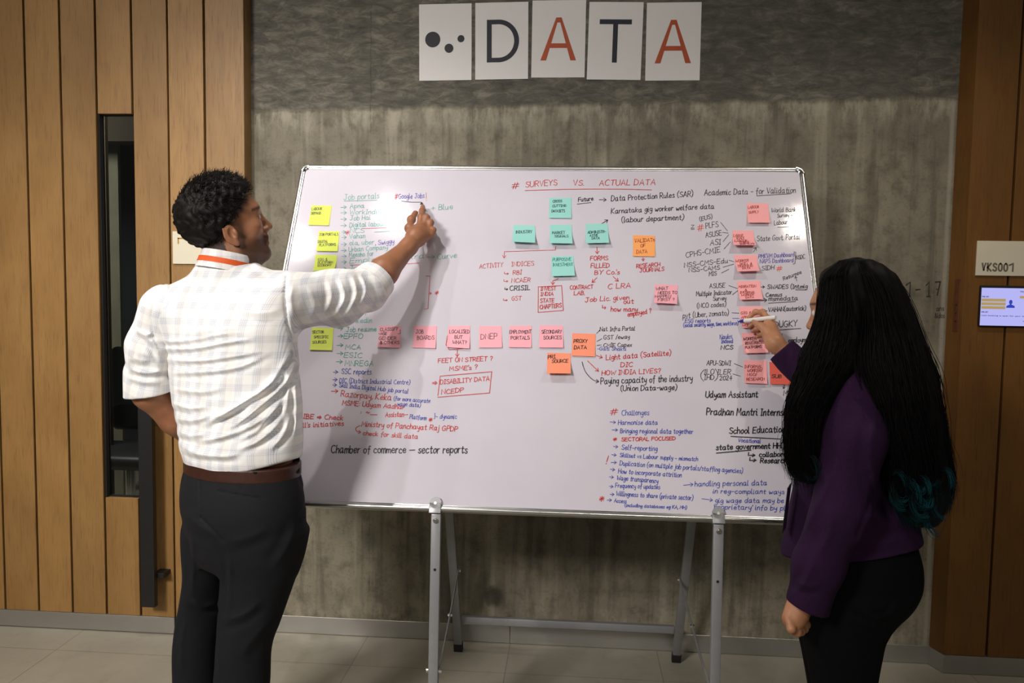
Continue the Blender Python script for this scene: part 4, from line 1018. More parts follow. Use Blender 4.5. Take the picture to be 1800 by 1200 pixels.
tan.box((1.6645, SY - .0012, 1.466), (1.70, SY - .0007, 1.475))
tan.build('screen_bars', emis('screen_bar', srgb(186, 158, 92), .9), scr)
ic = MB()
for k_ in range(24):
    a0, a1 = 2 * pi * k_ / 24, 2 * pi * (k_ + 1) / 24
    ic.add([(1.633, SY - .001, 1.4515), (1.633 + .0062 * cos(a0), SY - .001, 1.4515 + .0085 * sin(a0)), (1.633 + .0062 * cos(a1), SY - .001, 1.4515 + .0085 * sin(a1))], [(0, 1, 2)])
ic.add([(1.633 + x_, SY - .001, 1.43 + z_) for x_, z_ in ((-.0155, 0), (.0155, 0), (.0145, .007), (.008, .0105), (.003, .0125), (.003, .017), (-.003, .017), (-.003, .0125), (-.008, .0105), (-.0145, .007))], [tuple(range(10))])
ic.build('person_icon', emis('screen_icon', srgb(52, 70, 190), .9), scr)
wall_write('screen_text', scr, emis('screen_ink', srgb(70, 74, 130), .6), [('TIME LIST', 1.528, 1.4685, 1.553, 1.4685, .0042), ('TIME LIST', 1.528, 1.411, 1.553, 1.411, .004), ('room booking is open for your team', 1.528, 1.3985, 1.70, 1.3975, .0032), ('YOUR DAY', 1.664, 1.489, 1.70, 1.489, .0045), ('and', 1.681, 1.379, 1.70, 1.379, .0045)], SY - .0011, .0011)
# stencilled number and pencil scribbles on the concrete
wall_write('stencilled_number', bpy.data.objects['wall_back'], M['chalk'], [('1', 1.288, 1.467, 1.303, 1.467, .054), ('-', 1.326, 1.482, 1.341, 1.483, .025), ('1', 1.364, 1.467, 1.3745, 1.467, .054), ('7', 1.397, 1.474, 1.415, 1.474, .047)], -.0012, .0044)
mb_ = MB().box((1.294, -.0014, 1.4655), (1.307, -.0008, 1.469)).box((1.366, -.0014, 1.4655), (1.381, -.0008, 1.469)).box((1.401, -.0014, 1.494), (1.412, -.0008, 1.497)).build('stencilled_serif', M['chalk'], bpy.data.objects['wall_back'])
wall_write('pencil_scribble', bpy.data.objects['wall_back'], M['chalk'], [('ans', 1.406, 1.412, 1.434, 1.414, .018), ('&ldos', 1.402, 1.384, 1.438, 1.386, .018)], -.0012, .0018)

# ------------------------------------------------------------------ office chair seen through the glass
ch = thing('office_chair', 'black swivel office chair behind the door glass', 'office chair', (-2.55, 1.1, 0))
cx, cy_ = -2.52, 1.15
b_ = bmesh.new(); bmesh.ops.create_cube(b_, size=1)
for v in b_.verts: v.co = Vector((v.co.x * .46, v.co.y * .07, v.co.z * .5))
bmesh.ops.bevel(b_, geom=b_.edges[:], offset=.03, segments=3, profile=.5, affect='EDGES')
for v in b_.verts: v.co = Vector((v.co.x + cx, v.co.y + cy_ + .22 + .25 * (v.co.x / .46) ** 2 * .3, v.co.z + .83))
MB().bm(b_).build('backrest', M['chair_black'], ch, smooth=True, auto=60)
MB().box((cx - .24, cy_ - .24, .44), (cx + .24, cy_ + .22, .52), .03, 3).build('seat', M['chair_black'], ch, smooth=True, auto=60)
MB().tube([(cx, cy_, .1), (cx, cy_, .44)], .028, 14).build('gas_post', M['chrome'], ch, smooth=True, auto=50)
for k_ in range(5):
    a = 2 * pi * k_ / 5 + .5
    e = np.array([cx + .3 * cos(a), cy_ + .3 * sin(a), .075])
    lg = MB().tube([(cx, cy_, .13), e], [.026, .016], 10).build('base_arm', M['chair_black'], ch, smooth=True, auto=50)
    MB().tube([e + np.array([-.012, 0, -.043]), e + np.array([.012, 0, -.043])], .032, 14).build('castor', M['rubber'], lg, smooth=True, auto=50)
# ------------------------------------------------------------------ people: surfaces grown from blended volumes
def nrmz(v):
    v = np.asarray(v, float); return v / (np.linalg.norm(v) + 1e-12)
class Prim:
    def __init__(s, fn, c, R, k=.02, op='u'):
        s.fn, s.c, s.R, s.k, s.op = fn, np.asarray(c, float), float(R), k, op
def rc(a, b, r1, r2=None, k=.02, op='u'):
    """tapered limb from a to b"""
    r2 = r1 if r2 is None else r2
    a = np.asarray(a, float); b = np.asarray(b, float); ba = b - a; L2 = ba @ ba + 1e-12
    def fn(P):
        h = np.clip((P - a) @ ba / L2, 0, 1)
        return np.linalg.norm(P - a - h[:, None] * ba, axis=1) - (r1 + (r2 - r1) * h)
    return Prim(fn, (a + b) / 2, np.sqrt(L2) / 2 + max(r1, r2), k, op)
def chain(pts, rads, k=.02, op='u'):
    return [rc(pts[i], pts[i + 1], rads[i], rads[i + 1], k, op) for i in range(len(pts) - 1)]
def ell(c, r, A=None, k=.02, op='u'):
    """ellipsoid; rows of A are its axes in world space"""
    c = np.asarray(c, float); r = np.asarray(r, float); A = np.eye(3) if A is None else np.asarray(A, float)
    def fn(P):
        q = (P - c) @ A.T
        k0 = np.linalg.norm(q / r, axis=1); k1 = np.linalg.norm(q / (r * r), axis=1)
        return k0 * (k0 - 1) / (k1 + 1e-9)
    return Prim(fn, c, r.max(), k, op)
def loft(secs, k=.02, op='u', cap=.01):
    """stack of ellipses: (z, cx, cy, half width, half depth, yaw)"""
    S = np.array(sorted(secs), float)
    zs = S[:, 0]
    zz = np.linspace(zs[0], zs[-1], 160)
    cols = []
    for j in range(1, 6):      # monotone-ish smooth interpolation
        y = S[:, j]; m = np.gradient(y, zs)
        i = np.clip(np.searchsorted(zs, zz) - 1, 0, len(zs) - 2)
        h = zs[i + 1] - zs[i]; t = (zz - zs[i]) / h
        cols.append((2 * t**3 - 3 * t**2 + 1) * y[i] + (t**3 - 2 * t**2 + t) * h * m[i] + (-2 * t**3 + 3 * t**2) * y[i + 1] + (t**3 - t**2) * h * m[i + 1])
    def fn(P):
        z = np.clip(P[:, 2], zz[0], zz[-1])
        cx, cy, rx, ry, yw = [np.interp(z, zz, c) for c in cols]
        dx, dy = P[:, 0] - cx, P[:, 1] - cy
        c, s = np.cos(yw), np.sin(yw)
        u = (dx * c - dy * s) / rx; v = (dx * s + dy * c) / ry
        k0 = np.sqrt(u * u + v * v); k1 = np.sqrt((u / rx) ** 2 + (v / ry) ** 2) + 1e-9
        d = k0 * (k0 - 1) / k1
        d = np.where(k0 < .2, -np.minimum(rx, ry) * (1 - k0), d)
        e = np.maximum(P[:, 2] - zz[-1], zz[0] - P[:, 2])
        # rounded cap
        a = np.maximum(d + cap, 0); b = np.maximum(e + cap, 0)
        return np.minimum(np.maximum(d, e), 0) * 0 + np.where((a > 0) & (b > 0), np.sqrt(a * a + b * b) - cap, np.maximum(d, e))
    ctr = np.array([S[:, 1].mean(), S[:, 2].mean(), (zs[0] + zs[-1]) / 2])
    R = max(np.linalg.norm(np.array([a[1], a[2], a[0]]) - ctr) + max(a[3], a[4]) for a in S)
    return Prim(fn, ctr, R, k, op)
def cutplane(p, n, k=.004):
    """removes what lies on the side n points to"""
    p = np.asarray(p, float); n = nrmz(n)
    return Prim(lambda P: -((P - p) @ n), p, 50, k, 'i_not')
def smin(a, b, k):
    h = np.maximum(k - np.abs(a - b), 0) / k
    return np.minimum(a, b) - h * h * k * .25
def field(prims, disp=None):
    def f(P, bc=None, br=None):
        d = None
        for p in prims:
            if bc is not None and p.R < 40 and np.linalg.norm(p.c - bc) - p.R - br > .07 + p.k:
                continue
            v = p.fn(P)
            if p.op == 'u': d = v if d is None else smin(d, v, p.k)
            elif d is None: continue
            elif p.op == 's': d = -smin(-d, v, p.k)
            elif p.op == 'i_not': d = -smin(-d, -(-v), p.k) if False else -smin(-d, v, p.k)
            elif p.op == 'i': d = -smin(-d, -v, p.k)
        if d is None: return np.full(len(P), .5)
        if disp is not None: d = d - disp(P)
        return d
    return f
def grow(prims, h, disp=None, pad=.03):
    """surface nets on the bricks near the surface -> verts, quads"""
    f = field(prims, disp)
    us = [p for p in prims if p.op == 'u']
    lo = np.min([p.c - p.R for p in us], 0) - pad; hi = np.max([p.c + p.R for p in us], 0) + pad
    B = 8; bs = B * h
    nb = np.ceil((hi - lo) / bs).astype(int)
    # coarse pass
    keep = []
    rad = bs * .5 * 1.733
    for i in range(nb[0]):
        J, K = np.meshgrid(np.arange(nb[1]), np.arange(nb[2]), indexing='ij')
        I = np.stack([np.full(J.size, i), J.ravel(), K.ravel()], 1)
        C = lo + (I + .5) * bs
        d = f(C)
        m = np.abs(d) < rad * 1.35 + .012
        keep.append(I[m])
    keep = np.concatenate(keep)
    NC = nb * B + 2
    gid = lambda c: (c[..., 0] + 1) * (NC[1] + 2) * (NC[2] + 2) + (c[..., 1] + 1) * (NC[2] + 2) + (c[..., 2] + 1)
    g = np.arange(B + 1)
    L = np.stack(np.meshgrid(g, g, g, indexing='ij'), -1).reshape(-1, 3)
    cid = []; cv = []; quads = []
    sgrp = (keep // 3)
    order = np.lexsort((sgrp[:, 2], sgrp[:, 1], sgrp[:, 0])); keep = keep[order]; sg = sgrp[order]
    brk = np.flatnonzero(np.any(np.diff(sg, axis=0) != 0, axis=1)) + 1
    corner = np.stack(np.meshgrid([0, 1], [0, 1], [0, 1], indexing='ij'), -1).reshape(-1, 3)
    edges = [(a, b) for a in range(8) for b in range(a + 1, 8) if np.abs(corner[a] - corner[b]).sum() == 1]
    for grp in np.split(keep, brk):
        P = (lo + (grp[:, None, :] * B + L[None]) * h).reshape(-1, 3)
        bc = (P.min(0) + P.max(0)) / 2; br = np.linalg.norm(P.max(0) - bc)
        V = f(P, bc, br).reshape(len(grp), B + 1, B + 1, B + 1)
        cs = np.stack([V[:, a:a + B, b:b + B, c:c + B] for a, b, c in corner], -1)
        ins = cs < 0
        mixed = ins.any(-1) & ~ins.all(-1)
        w = np.argwhere(mixed)
        if not len(w): continue
        vals = cs[mixed]
        acc = np.zeros((len(w), 3)); cnt = np.zeros(len(w))
        for a, b in edges:
            va, vb = vals[:, a], vals[:, b]
            x = (va < 0) != (vb < 0)
            t = np.where(x, va / np.where(np.abs(va - vb) < 1e-12, 1, va - vb), 0)
            acc += np.where(x[:, None], corner[a] + t[:, None] * (corner[b] - corner[a]), 0); cnt += x
        cell = grp[w[:, 0]] * B + w[:, 1:]
        cid.append(gid(cell)); cv.append(lo + (cell + acc / cnt[:, None]) * h)
        for ax in range(3):
            sl = [slice(0, B)] * 3; sl2 = list(sl); sl2[ax] = slice(1, B + 1)
            va = V[(slice(None),) + tuple(sl)] < 0; vb = V[(slice(None),) + tuple(sl2)] < 0
            w2 = np.argwhere(va != vb)
            if not len(w2): continue
            base = grp[w2[:, 0]] * B + w2[:, 1:]
            flip = va[tuple(w2.T)]
            o1, o2 = np.zeros(3, int), np.zeros(3, int)
            o1[(ax + 1) % 3] = 1; o2[(ax + 2) % 3] = 1
            q = np.stack([gid(base), gid(base - o1), gid(base - o1 - o2), gid(base - o2)], 1)
            q[~flip] = q[~flip][:, ::-1]
            quads.append(q)
    cid = np.concatenate(cid); cv = np.concatenate(cv); quads = np.concatenate(quads)
    o = np.argsort(cid); cid = cid[o]; cv = cv[o]
    ix = np.searchsorted(cid, quads); ix = np.clip(ix, 0, len(cid) - 1)
    ok = (cid[ix] == quads).all(1)
    return cv, ix[ok].astype(np.int32)
def relax(v, q, n=1, lam=.4):
    for _ in range(n):
        s = np.zeros_like(v); c = np.zeros(len(v))
        for a in range(4):
            for b in (q[:, (a + 1) % 4], q[:, (a + 3) % 4]):
                for j in range(3): s[:, j] += np.bincount(q[:, a], v[b, j], len(v))
                c += np.bincount(q[:, a], minlength=len(v))
        v = v + lam * (s / np.maximum(c, 1)[:, None] - v)
    return v
def point_attr(o, name, data):
    data = np.asarray(data, np.float32)
    if data.ndim == 1:
        a = o.data.attributes.new(name, 'FLOAT', 'POINT'); a.data.foreach_set('value', data)
    else:
        if data.shape[1] == 2: data = np.column_stack([data, np.zeros(len(data))]).astype(np.float32)
        a = o.data.attributes.new(name, 'FLOAT_VECTOR', 'POINT'); a.data.foreach_set('vector', data.ravel())
def px_of(P):
    q = P - CAM; w = q @ CF
    return 900 + F_PX * (q @ CR) / w, 600 - F_PX * (q @ CU) / w
def Y(px, py, y): return at_y(px, py, y)
def seg_sd(x, y, pts):
    """signed distance to a picture polyline"""
    best = np.full(len(x), 1e9); sgn = np.ones(len(x)); tt = np.zeros(len(x)); n = len(pts) - 1
    for i in range(n):
        a = np.array(pts[i]); b = np.array(pts[i + 1]); e = b - a; L2 = e @ e
        h = np.clip(((x - a[0]) * e[0] + (y - a[1]) * e[1]) / L2, 0, 1)
        dx, dy = x - a[0] - h * e[0], y - a[1] - h * e[1]
        d = np.hypot(dx, dy); m = d < best
        best = np.where(m, d, best); sgn = np.where(m, np.sign(e[0] * dy - e[1] * dx), sgn); tt = np.where(m, (i + h) / n, tt)
    return best * sgn, tt
def folds(spec, front, gain=1.0):
    """cloth folds: each a ridge with a hollow beside it, fading at its ends; `front(P)` says which side of the cloth"""
    spec = [(catmull(p, 4), a, w) for p, a, w in spec]
    def disp(P):
        x, y = px_of(P); out = np.zeros(len(P)); side = front(P)
        for pts, a, w in spec:
            lo, hi = pts.min(0) - 4 * w, pts.max(0) + 4 * w
            m = (x > lo[0]) & (x < hi[0]) & (y > lo[1]) & (y < hi[1]) & side
            if not m.any(): continue
            d, t = seg_sd(x[m], y[m], pts)
            fade = np.clip(np.minimum(t, 1 - t) * 4, 0, 1) if a > 0 else 1.0
            A_ = abs(a) * (gain if a > 0 else 1.0)
            if a > 0: out[m] += A_ * fade * (1.15 * np.exp(-(np.abs(d) / w) ** 1.25) - .8 * np.exp(-((d - 1.9 * w) / (1.1 * w)) ** 2))
            else: out[m] -= A_ * fade * np.exp(-(d / w) ** 2)
        return out
    return disp

# -- materials
def mat_skin(name, c1, c2, dark=(20, 14, 11)):
    m, nt, p = new_mat(name); k = NT(nt)
    co = k.coord(); f = k.noise(co, 26, 5); f2 = k.noise(co, 260, 3)
    c = k.ramp(f, [(.3, srgb(*c1)), (.7, srgb(*c2))])
    c = k.mix(k.math('MULTIPLY', k.smooth(f2, .5, .75), .18), c, srgb(*[x * .8 for x in c1]))
    t = k.n('ShaderNodeAttribute', attribute_name='stubble').outputs['Fac']
    gr = k.noise(co, 900, 2)
    c = k.mix(k.math('MULTIPLY', t, k.smooth(gr, .3, .6, .75, 1.0)), c, srgb(*dark))
    l = k.n('ShaderNodeAttribute', attribute_name='lip').outputs['Fac']
    c = k.mix(l, c, srgb(*(c1[0] * .82, c1[1] * .6, c1[2] * .62)))
    k.set(p.inputs['Base Color'], c)
    p.inputs['Roughness'].default_value = .48
    p.inputs['Subsurface Weight'].default_value = .08
    p.inputs['Subsurface Radius'].default_value = (.012, .005, .003)
    k.set(p.inputs['Normal'], k.bump(f2, .12, .001))
    return m
def mat_plaid():
    m, nt, p = new_mat('plaid_shirt_cotton'); k = NT(nt)
    at = k.n('ShaderNodeAttribute', attribute_name='weave').outputs['Vector']
    u, v, _ = k.sep(at)
    def lines(c, per, off, tone):
        f = k.math('FRACT', k.math('ADD', k.math('DIVIDE', c, per), off))
        band = k.math('MULTIPLY', k.smooth(f, .02, .05), k.smooth(f, .5, .53, 1.0, 0.0))
        g = k.math('FRACT', k.math('MULTIPLY', f, 10.0))
        ln = k.math('MULTIPLY', k.smooth(g, .0, .12), k.smooth(g, .42, .58, 1.0, 0.0))
        return k.math('MULTIPLY', band, k.math('ADD', k.math('MULTIPLY', ln, tone), .05))
    lu = lines(u, .040, .1, .26); lv = lines(v, .043, .3, .22)
    c = k.mix(k.math('ADD', lu, lv, clamp=True), srgb(244, 243, 241), srgb(100, 116, 156))
    f = k.math('FRACT', k.math('DIVIDE', u, .080))
    c = k.mix(k.math('MULTIPLY', k.smooth(f, .55, .6), k.smooth(f, .9, .95, .16, 0.0)), c, srgb(206, 186, 160))
    k.set(p.inputs['Base Color'], c)
    p.inputs['Roughness'].default_value = .8
    p.inputs['Sheen Weight'].default_value = .1
    n = k.noise(k.coord(), 14, 4, .6)
    k.set(p.inputs['Normal'], k.bump(n, .25, .01))
    return m
def mat_hair(name, base, tip):
    m, nt, p = new_mat(name); k = NT(nt)
    t = k.n('ShaderNodeAttribute', attribute_name='tip').outputs['Fac']
    f = k.noise(k.coord(), 60, 4)
    b = k.ramp(f, [(.3, srgb(*[x * .8 for x in base])), (.7, srgb(*[min(255, x * 1.3) for x in base]))])
    k.set(p.inputs['Base Color'], k.mix(t, b, srgb(*tip)))
    p.inputs['Roughness'].default_value = .55
    p.inputs['Specular IOR Level'].default_value = .16
    return m
M['skin_man'] = mat_skin('brown_skin', (142, 93, 64), (160, 108, 77))
M['skin_woman'] = mat_skin('light_brown_skin', (172, 118, 84), (188, 134, 98))
M['plaid'] = mat_plaid()
M['hair_man'] = mat_hair('black_hair', (20, 17, 15), (26, 22, 19))
M['hair_woman'] = mat_hair('long_black_hair', (14, 12, 12), (22, 84, 92))
_p = M['hair_woman'].node_tree.nodes['Principled BSDF']; _p.inputs['Specular IOR Level'].default_value = .1; _p.inputs['Roughness'].default_value = .65
M['trousers'] = plain('black_suiting', srgb(18, 19, 24), .85, 0, .12, 300, .1, .3)
M['leggings'] = plain('black_trouser_cloth', srgb(9, 9, 11), .9, 0, .1, 250, .1, .12)
M['belt'] = plain('brown_belt_leather', srgb(60, 32, 22), .45, 0, .12, 60, .1)
M['lanyard'] = plain('orange_lanyard', srgb(226, 92, 32), .7, 0, .05, 200)
M['purple'] = plain('purple_wool_jacket', srgb(43, 19, 50), .9, 0, .12, 220, .25, .2)
M['shoe'] = plain('black_shoe_leather', srgb(18, 17, 17), .35)
M['badge'] = plain('badge_card', srgb(40, 40, 46), .3)
M['eye'] = plain('eyeball', srgb(215, 208, 198), .2)

def head_frame(o, yaw, tilt, roll=0.0):
    """rows: right, forward, up; yaw clockwise from the far wall; tilt lifts the face"""
    f = np.array([sin(yaw) * cos(tilt), cos(yaw) * cos(tilt), sin(tilt)])
    r = np.array([cos(yaw), -sin(yaw), 0.0])
    u = np.cross(r, f)
    r2 = r * cos(roll) + u * sin(roll); u2 = np.cross(r2, f)
    return np.asarray(o, float), np.stack([r2, f, u2])
def head_prims(o, A, s=1.0, fem=False):
    W = lambda x, y, z: o + s * (np.array([x, y, z]) @ A)
    E = lambda c, r, k=.02, op='u': ell(W(*c), np.array(r) * s, A, k * s, op)
    C = lambda a, b, r1, r2, k=.012, op='u': rc(W(*a), W(*b), r1 * s, r2 * s, k * s, op)
    P = [E((0, -.014, .042), (.074, .096, .088)), E((0, .03, -.028), (.056, .058, .084), .03),
         E((0, .03, .03), (.062, .066, .06), .03),
         C((-.045, .012, -.066), (-.014, .064, -.096), .018, .016, .03), C((.045, .012, -.066), (.014, .064, -.096), .018, .016, .03),
         E((0, .066, -.098), (.019, .016, .016), .02),
         C((-.03, .084, .03), (.03, .084, .03), .012, .012, .02),
         E((-.041, .064, -.018), (.022, .02, .02), .025), E((.041, .064, -.018), (.022, .02, .02), .025),
         C((0, .090, .014), (0, .106, -.024), .007, .0095, .012), E((0, .106, -.030), (.0120, .0115, .009), .008),
         E((-.0135, .095, -.034), (.0085, .011, .008), .006), E((.0135, .095, -.034), (.0085, .011, .008), .006),
         E((-.032, .101, .008), (.0165, .014, .0115), .012, 's'), E((.032, .101, .008), (.0165, .014, .0115), .012, 's'),
         E((-.032, .079, .007), (.013, .0125, .0125), .004), E((.032, .079, .007), (.013, .0125, .0125), .004),
         C((-.018, .087, .0135), (-.046, .079, .0135), .0038, .003, .004), C((.018, .087, .0135), (.046, .079, .0135), .0038, .003, .004),
         C((-.018, .088, -.052), (.018, .088, -.052), .007, .007, .012), C((-.016, .0885, -.0605), (.016, .0885, -.0605), .006, .006, .008), C((-.014, .085, -.0705), (.014, .085, -.0705), .0068, .0068, .008),
         C((-.022, .0945, -.0655), (.022, .0945, -.0655), .0022, .0022, .004, 's')]
    for sx in (-1, 1):
        P += [E((sx * .078, -.006, -.016), (.009, .019, .029), .006), E((sx * .087, -.001, -.012), (.009, .011, .017), .003, 's'),
              E((sx * .08, .008, -.015), (.006, .006, .009), .004), E((sx * .079, .002, -.043), (.007, .009, .009), .006),
              C((sx * .0825, -.02, .006), (sx * .083, -.022, -.018), .0035, .0035, .003)]
    return P
def strands(roots_paths, rad, n=3):
    """list of (m,3) paths -> one mesh of thin tapered triangular tubes"""
    vs = []; fs = []; base = 0; tt = []
    for path, tips in roots_paths:
        m = len(path)
        t = np.gradient(path, axis=0); t /= np.linalg.norm(t, axis=1)[:, None] + 1e-9
        ref = np.array([.37, .61, .7]); a = np.cross(t, ref); a /= np.linalg.norm(a, axis=1)[:, None] + 1e-9
        b = np.cross(t, a)
        r = rad * (1 - .75 * np.linspace(0, 1, m) ** 2.5)[:, None]
        for k in range(n):
            vs.append(path + r * (cos(2 * pi * k / n) * a + sin(2 * pi * k / n) * b))
            tt.append(tips)
        i = np.arange(m - 1)
        for k in range(n):
            k2 = (k + 1) % n
            fs.append(np.stack([base + k * m + i, base + k2 * m + i, base + k2 * m + i + 1, base + k * m + i + 1], 1))
        base += n * m
    return np.concatenate(vs), np.concatenate(fs), np.concatenate(tt)
def join(parts):
    vs, fs, b = [], [], 0
    for v, f in parts:
        vs.append(v); fs.append(f + b); b += len(v)
    return np.concatenate(vs), np.concatenate(fs)
def finger(pts, r0, r1, k=.006):
    n = len(pts) - 1
    r = [r0 + (r1 - r0) * i / n for i in range(n + 1)]
    return chain(pts, r, k) + [ell(pts[i], np.full(3, r[i] * 1.06), None, k) for i in range(1, n)]

# ================================================================== the man
man = thing('person', 'man in a white checked shirt and black trousers, back turned, writing with raised right arm', 'person', (-.93, -1.05, 0))
SC = .00155
TY = radians(20)      # torso turned to the right
def sec(py, pl, pr, y, ry, yaw, inset=0.0):
    a, b = Y(pl, py, y), Y(pr, py, y)
    w = np.linalg.norm(b - a) / 2
    rx = math.sqrt(max(w * w - (ry * sin(yaw)) ** 2, .0004)) / cos(yaw)
    c = (a + b) / 2
    return (c[2], c[0], c[1], rx - inset, ry - inset, yaw)
def torso_secs(inset):
    return [sec(838, 320, 536, -1.055, .128, radians(24), inset), sec(815, 322, 532, -1.055, .13, radians(24), inset), sec(790, 314, 535, -1.055, .137, radians(23), inset),
            sec(750, 306, 537, -1.05, .136, radians(22), inset), sec(690, 294, 536, -1.045, .133, TY, inset), sec(630, 284, 532, -1.035, .131, TY, inset), sec(575, 272, 528, -1.03, .128, TY, inset),
            sec(535, 280, 522, -1.02, .115, TY, inset), sec(505, 305, 508, -1.01, .095, TY, inset), sec(485, 335, 476, -1.005, .075, TY, inset), sec(468, 345, 456, -1.0, .066, TY, inset)]
# joints
shR = Y(508, 528, -.99); elR = Y(646, 506, -.745); wrR = on_board(718, 434, .125)
shL = Y(292, 545, -1.06); elL = Y(262, 690, -1.03); wrL = Y(372, 800, -.875)
HO, HA = head_frame(Y(402, 401, -1.0), radians(64), radians(20), radians(-4))
HW = lambda x, y, z: HO + np.array([x, y, z]) @ HA
def hand_right_man():
    b = on_board
    w = wrR
    i0, m0, r0, p0 = b(737, 399, .085), b(746, 399, .083), b(753.5, 405, .085), b(757.5, 413.5, .09)
    pr = [rc(w, b(731, 416, .105), .0275, .031, .02), rc(b(731, 416, .105), b(742, 402, .083), .027, .02, .02), rc(b(733, 418, .105), b(754, 411, .088), .024, .017, .02),
          rc(b(729, 418, .11), b(737, 402, .088), .022, .018, .018)]
    pr += finger([i0, b(740, 381, .078), b(742.4, 370, .052), b(742.8, 363.5, .034)], .0118, .0086)
    pr += finger([m0, b(750, 383, .078), b(749, 381, .046), b(745, 385, .03)], .0118, .009)
    pr += finger([r0, b(757, 391, .08), b(755, 392, .048), b(749, 396, .036)], .0112, .0088)
    pr += finger([p0, b(761.5, 404, .086), b(759, 405, .058), b(753, 407, .046)], .0102, .008)
    pr += finger([b(725, 418, .112), b(719.5, 401, .09), b(723, 386, .066), b(730, 374.5, .042)], .0142, .0098, .012)
    return pr
def hand_left_man():
    f = nrmz(wrL - elL); dn = np.array([.35, .1, -.93])
    dn = nrmz(dn - f * (dn @ f)); sd = np.cross(f, dn)
    c = wrL + f * .085
    pr = [rc(wrL, c, .026, .03, .02), rc(wrL + dn * .015, c + dn * .025, .02, .018, .02), rc(wrL - dn * .012, c - dn * .022, .02, .018, .02)]
    for i, (o_, l) in enumerate(((-.03, .07), (-.01, .078), (.011, .073), (.03, .058))):
        a = c + dn * o_
        pr += finger([a, a + f * l * .5 + sd * .006, a + f * l * .85 + sd * .016, a + f * l * 1.1 + sd * .03], .0105, .0082)
    pr += finger([wrL - dn * .02 + f * .02, wrL - dn * .045 + f * .055, wrL - dn * .055 + f * .095], .013, .0095, .01)
    return pr
ankL, ankR = np.array([-1.035, -1.0, .085]), np.array([-.915, -1.12, .085])
kneeL, kneeR = Y(352, 1150, -.995), Y(436, 1150, -1.09)
hipL, hipR = Y(366, 905, -1.03), Y(474, 905, -1.07)
body = [loft(torso_secs(.024), .03)]
body += head_prims(HO, HA)
nb_ = Y(398, 492, -1.0)
body += [rc(HW(0, -.03, -.06), nb_, .056, .062, .03), rc(HW(0, .01, -.075), nb_ + np.array([.02, .02, 0]), .045, .055, .03)]
body += [rc(nb_, shL + np.array([.02, 0, .0]), .05, .05, .05), rc(nb_, shR + np.array([-.02, 0, .0]), .05, .055, .05)]
body += chain([shL, elL], [.055, .046], .03) + chain([elL, elL * .6 + wrL * .4, wrL], [.044, .043, .027], .02)
body += chain([shR, elR], [.056, .046], .03) + chain([elR, elR * .62 + wrR * .38, wrR], [.043, .046, .0275], .02)
body += hand_left_man() + hand_right_man()
for hp, kn, an in ((hipL, kneeL, ankL), (hipR, kneeR, ankR)):
    body += chain([hp, kn, an], [.05, .036, .034], .02) + [rc(an - np.array([0, 0, .04]), an + np.array([.05, .16, -.05]), .036, .03, .03)]
v, q = grow(body, .003)
v = relax(v, q, 1, .35)
bo_ = mesh_obj('body', v, q, M['skin_man'], man, smooth=True)
L_ = (v - HO) @ HA.T
stub = np.zeros(len(v)); near = np.linalg.norm(L_, axis=1) < .17
ss_ = lambda x, a, b: np.clip((x - a) / (b - a), 0, 1) ** 2 * (3 - 2 * np.clip((x - a) / (b - a), 0, 1))
hl = L_[:, 2] - (L_[:, 1] * .95 + .004)                       # hairline plane
ear = (np.abs(L_[:, 0]) > .072) & (np.abs(L_[:, 1] + .004) < .024) & (np.abs(L_[:, 2] + .016) < .036)
fade = ss_(hl + .035 * (L_[:, 1] < -.03), -.03, .012) * (L_[:, 2] > -.1)
jaw = ss_(-L_[:, 2], .028, .062) * ss_(L_[:, 1], -.012, .012) * (L_[:, 2] > -.125)
must = np.exp(-((L_[:, 2] + .052) / .008) ** 2) * (L_[:, 1] > .07) * (np.abs(L_[:, 0]) < .028)
chin = np.exp(-((L_[:, 2] + .096) / .018) ** 2 - (L_[:, 0] / .022) ** 2) * (L_[:, 1] > .06)
side = ss_(L_[:, 2], -.05, -.03) * ss_(-L_[:, 2], -.03, .0) * np.exp(-((L_[:, 1] - .026) / .012) ** 2) * (np.abs(L_[:, 0]) > .05)
lipm = np.exp(-((L_[:, 2] + .066) / .009) ** 2) * (np.abs(L_[:, 0]) < .022) * (L_[:, 1] > .076)
brow = np.exp(-((L_[:, 2] - .032 + .1 * (np.abs(L_[:, 0]) - .032) ** 2 * 40) / .0045) ** 2) * (np.abs(np.abs(L_[:, 0]) - .034) < .02) * (L_[:, 1] > .05)
stub = np.maximum.reduce([fade, .8 * jaw, .9 * must, .95 * chin, .8 * side, .95 * brow]) * near * (~ear)
stub *= (1 - lipm)
point_attr(bo_, 'stubble', np.clip(stub, 0, 1)); point_attr(bo_, 'lip', lipm * near * .7)
for sx in (-1, 1):
    b_ = bmesh.new(); bmesh.ops.create_uvsphere(b_, u_segments=14, v_segments=10, radius=.0125)
    for vv in b_.verts: vv.co = Vector(HW(sx * .032, .0795, .007) + np.array(vv.co))
    MB().bm(b_).build('eye', M['eye'], bo_, smooth=True)

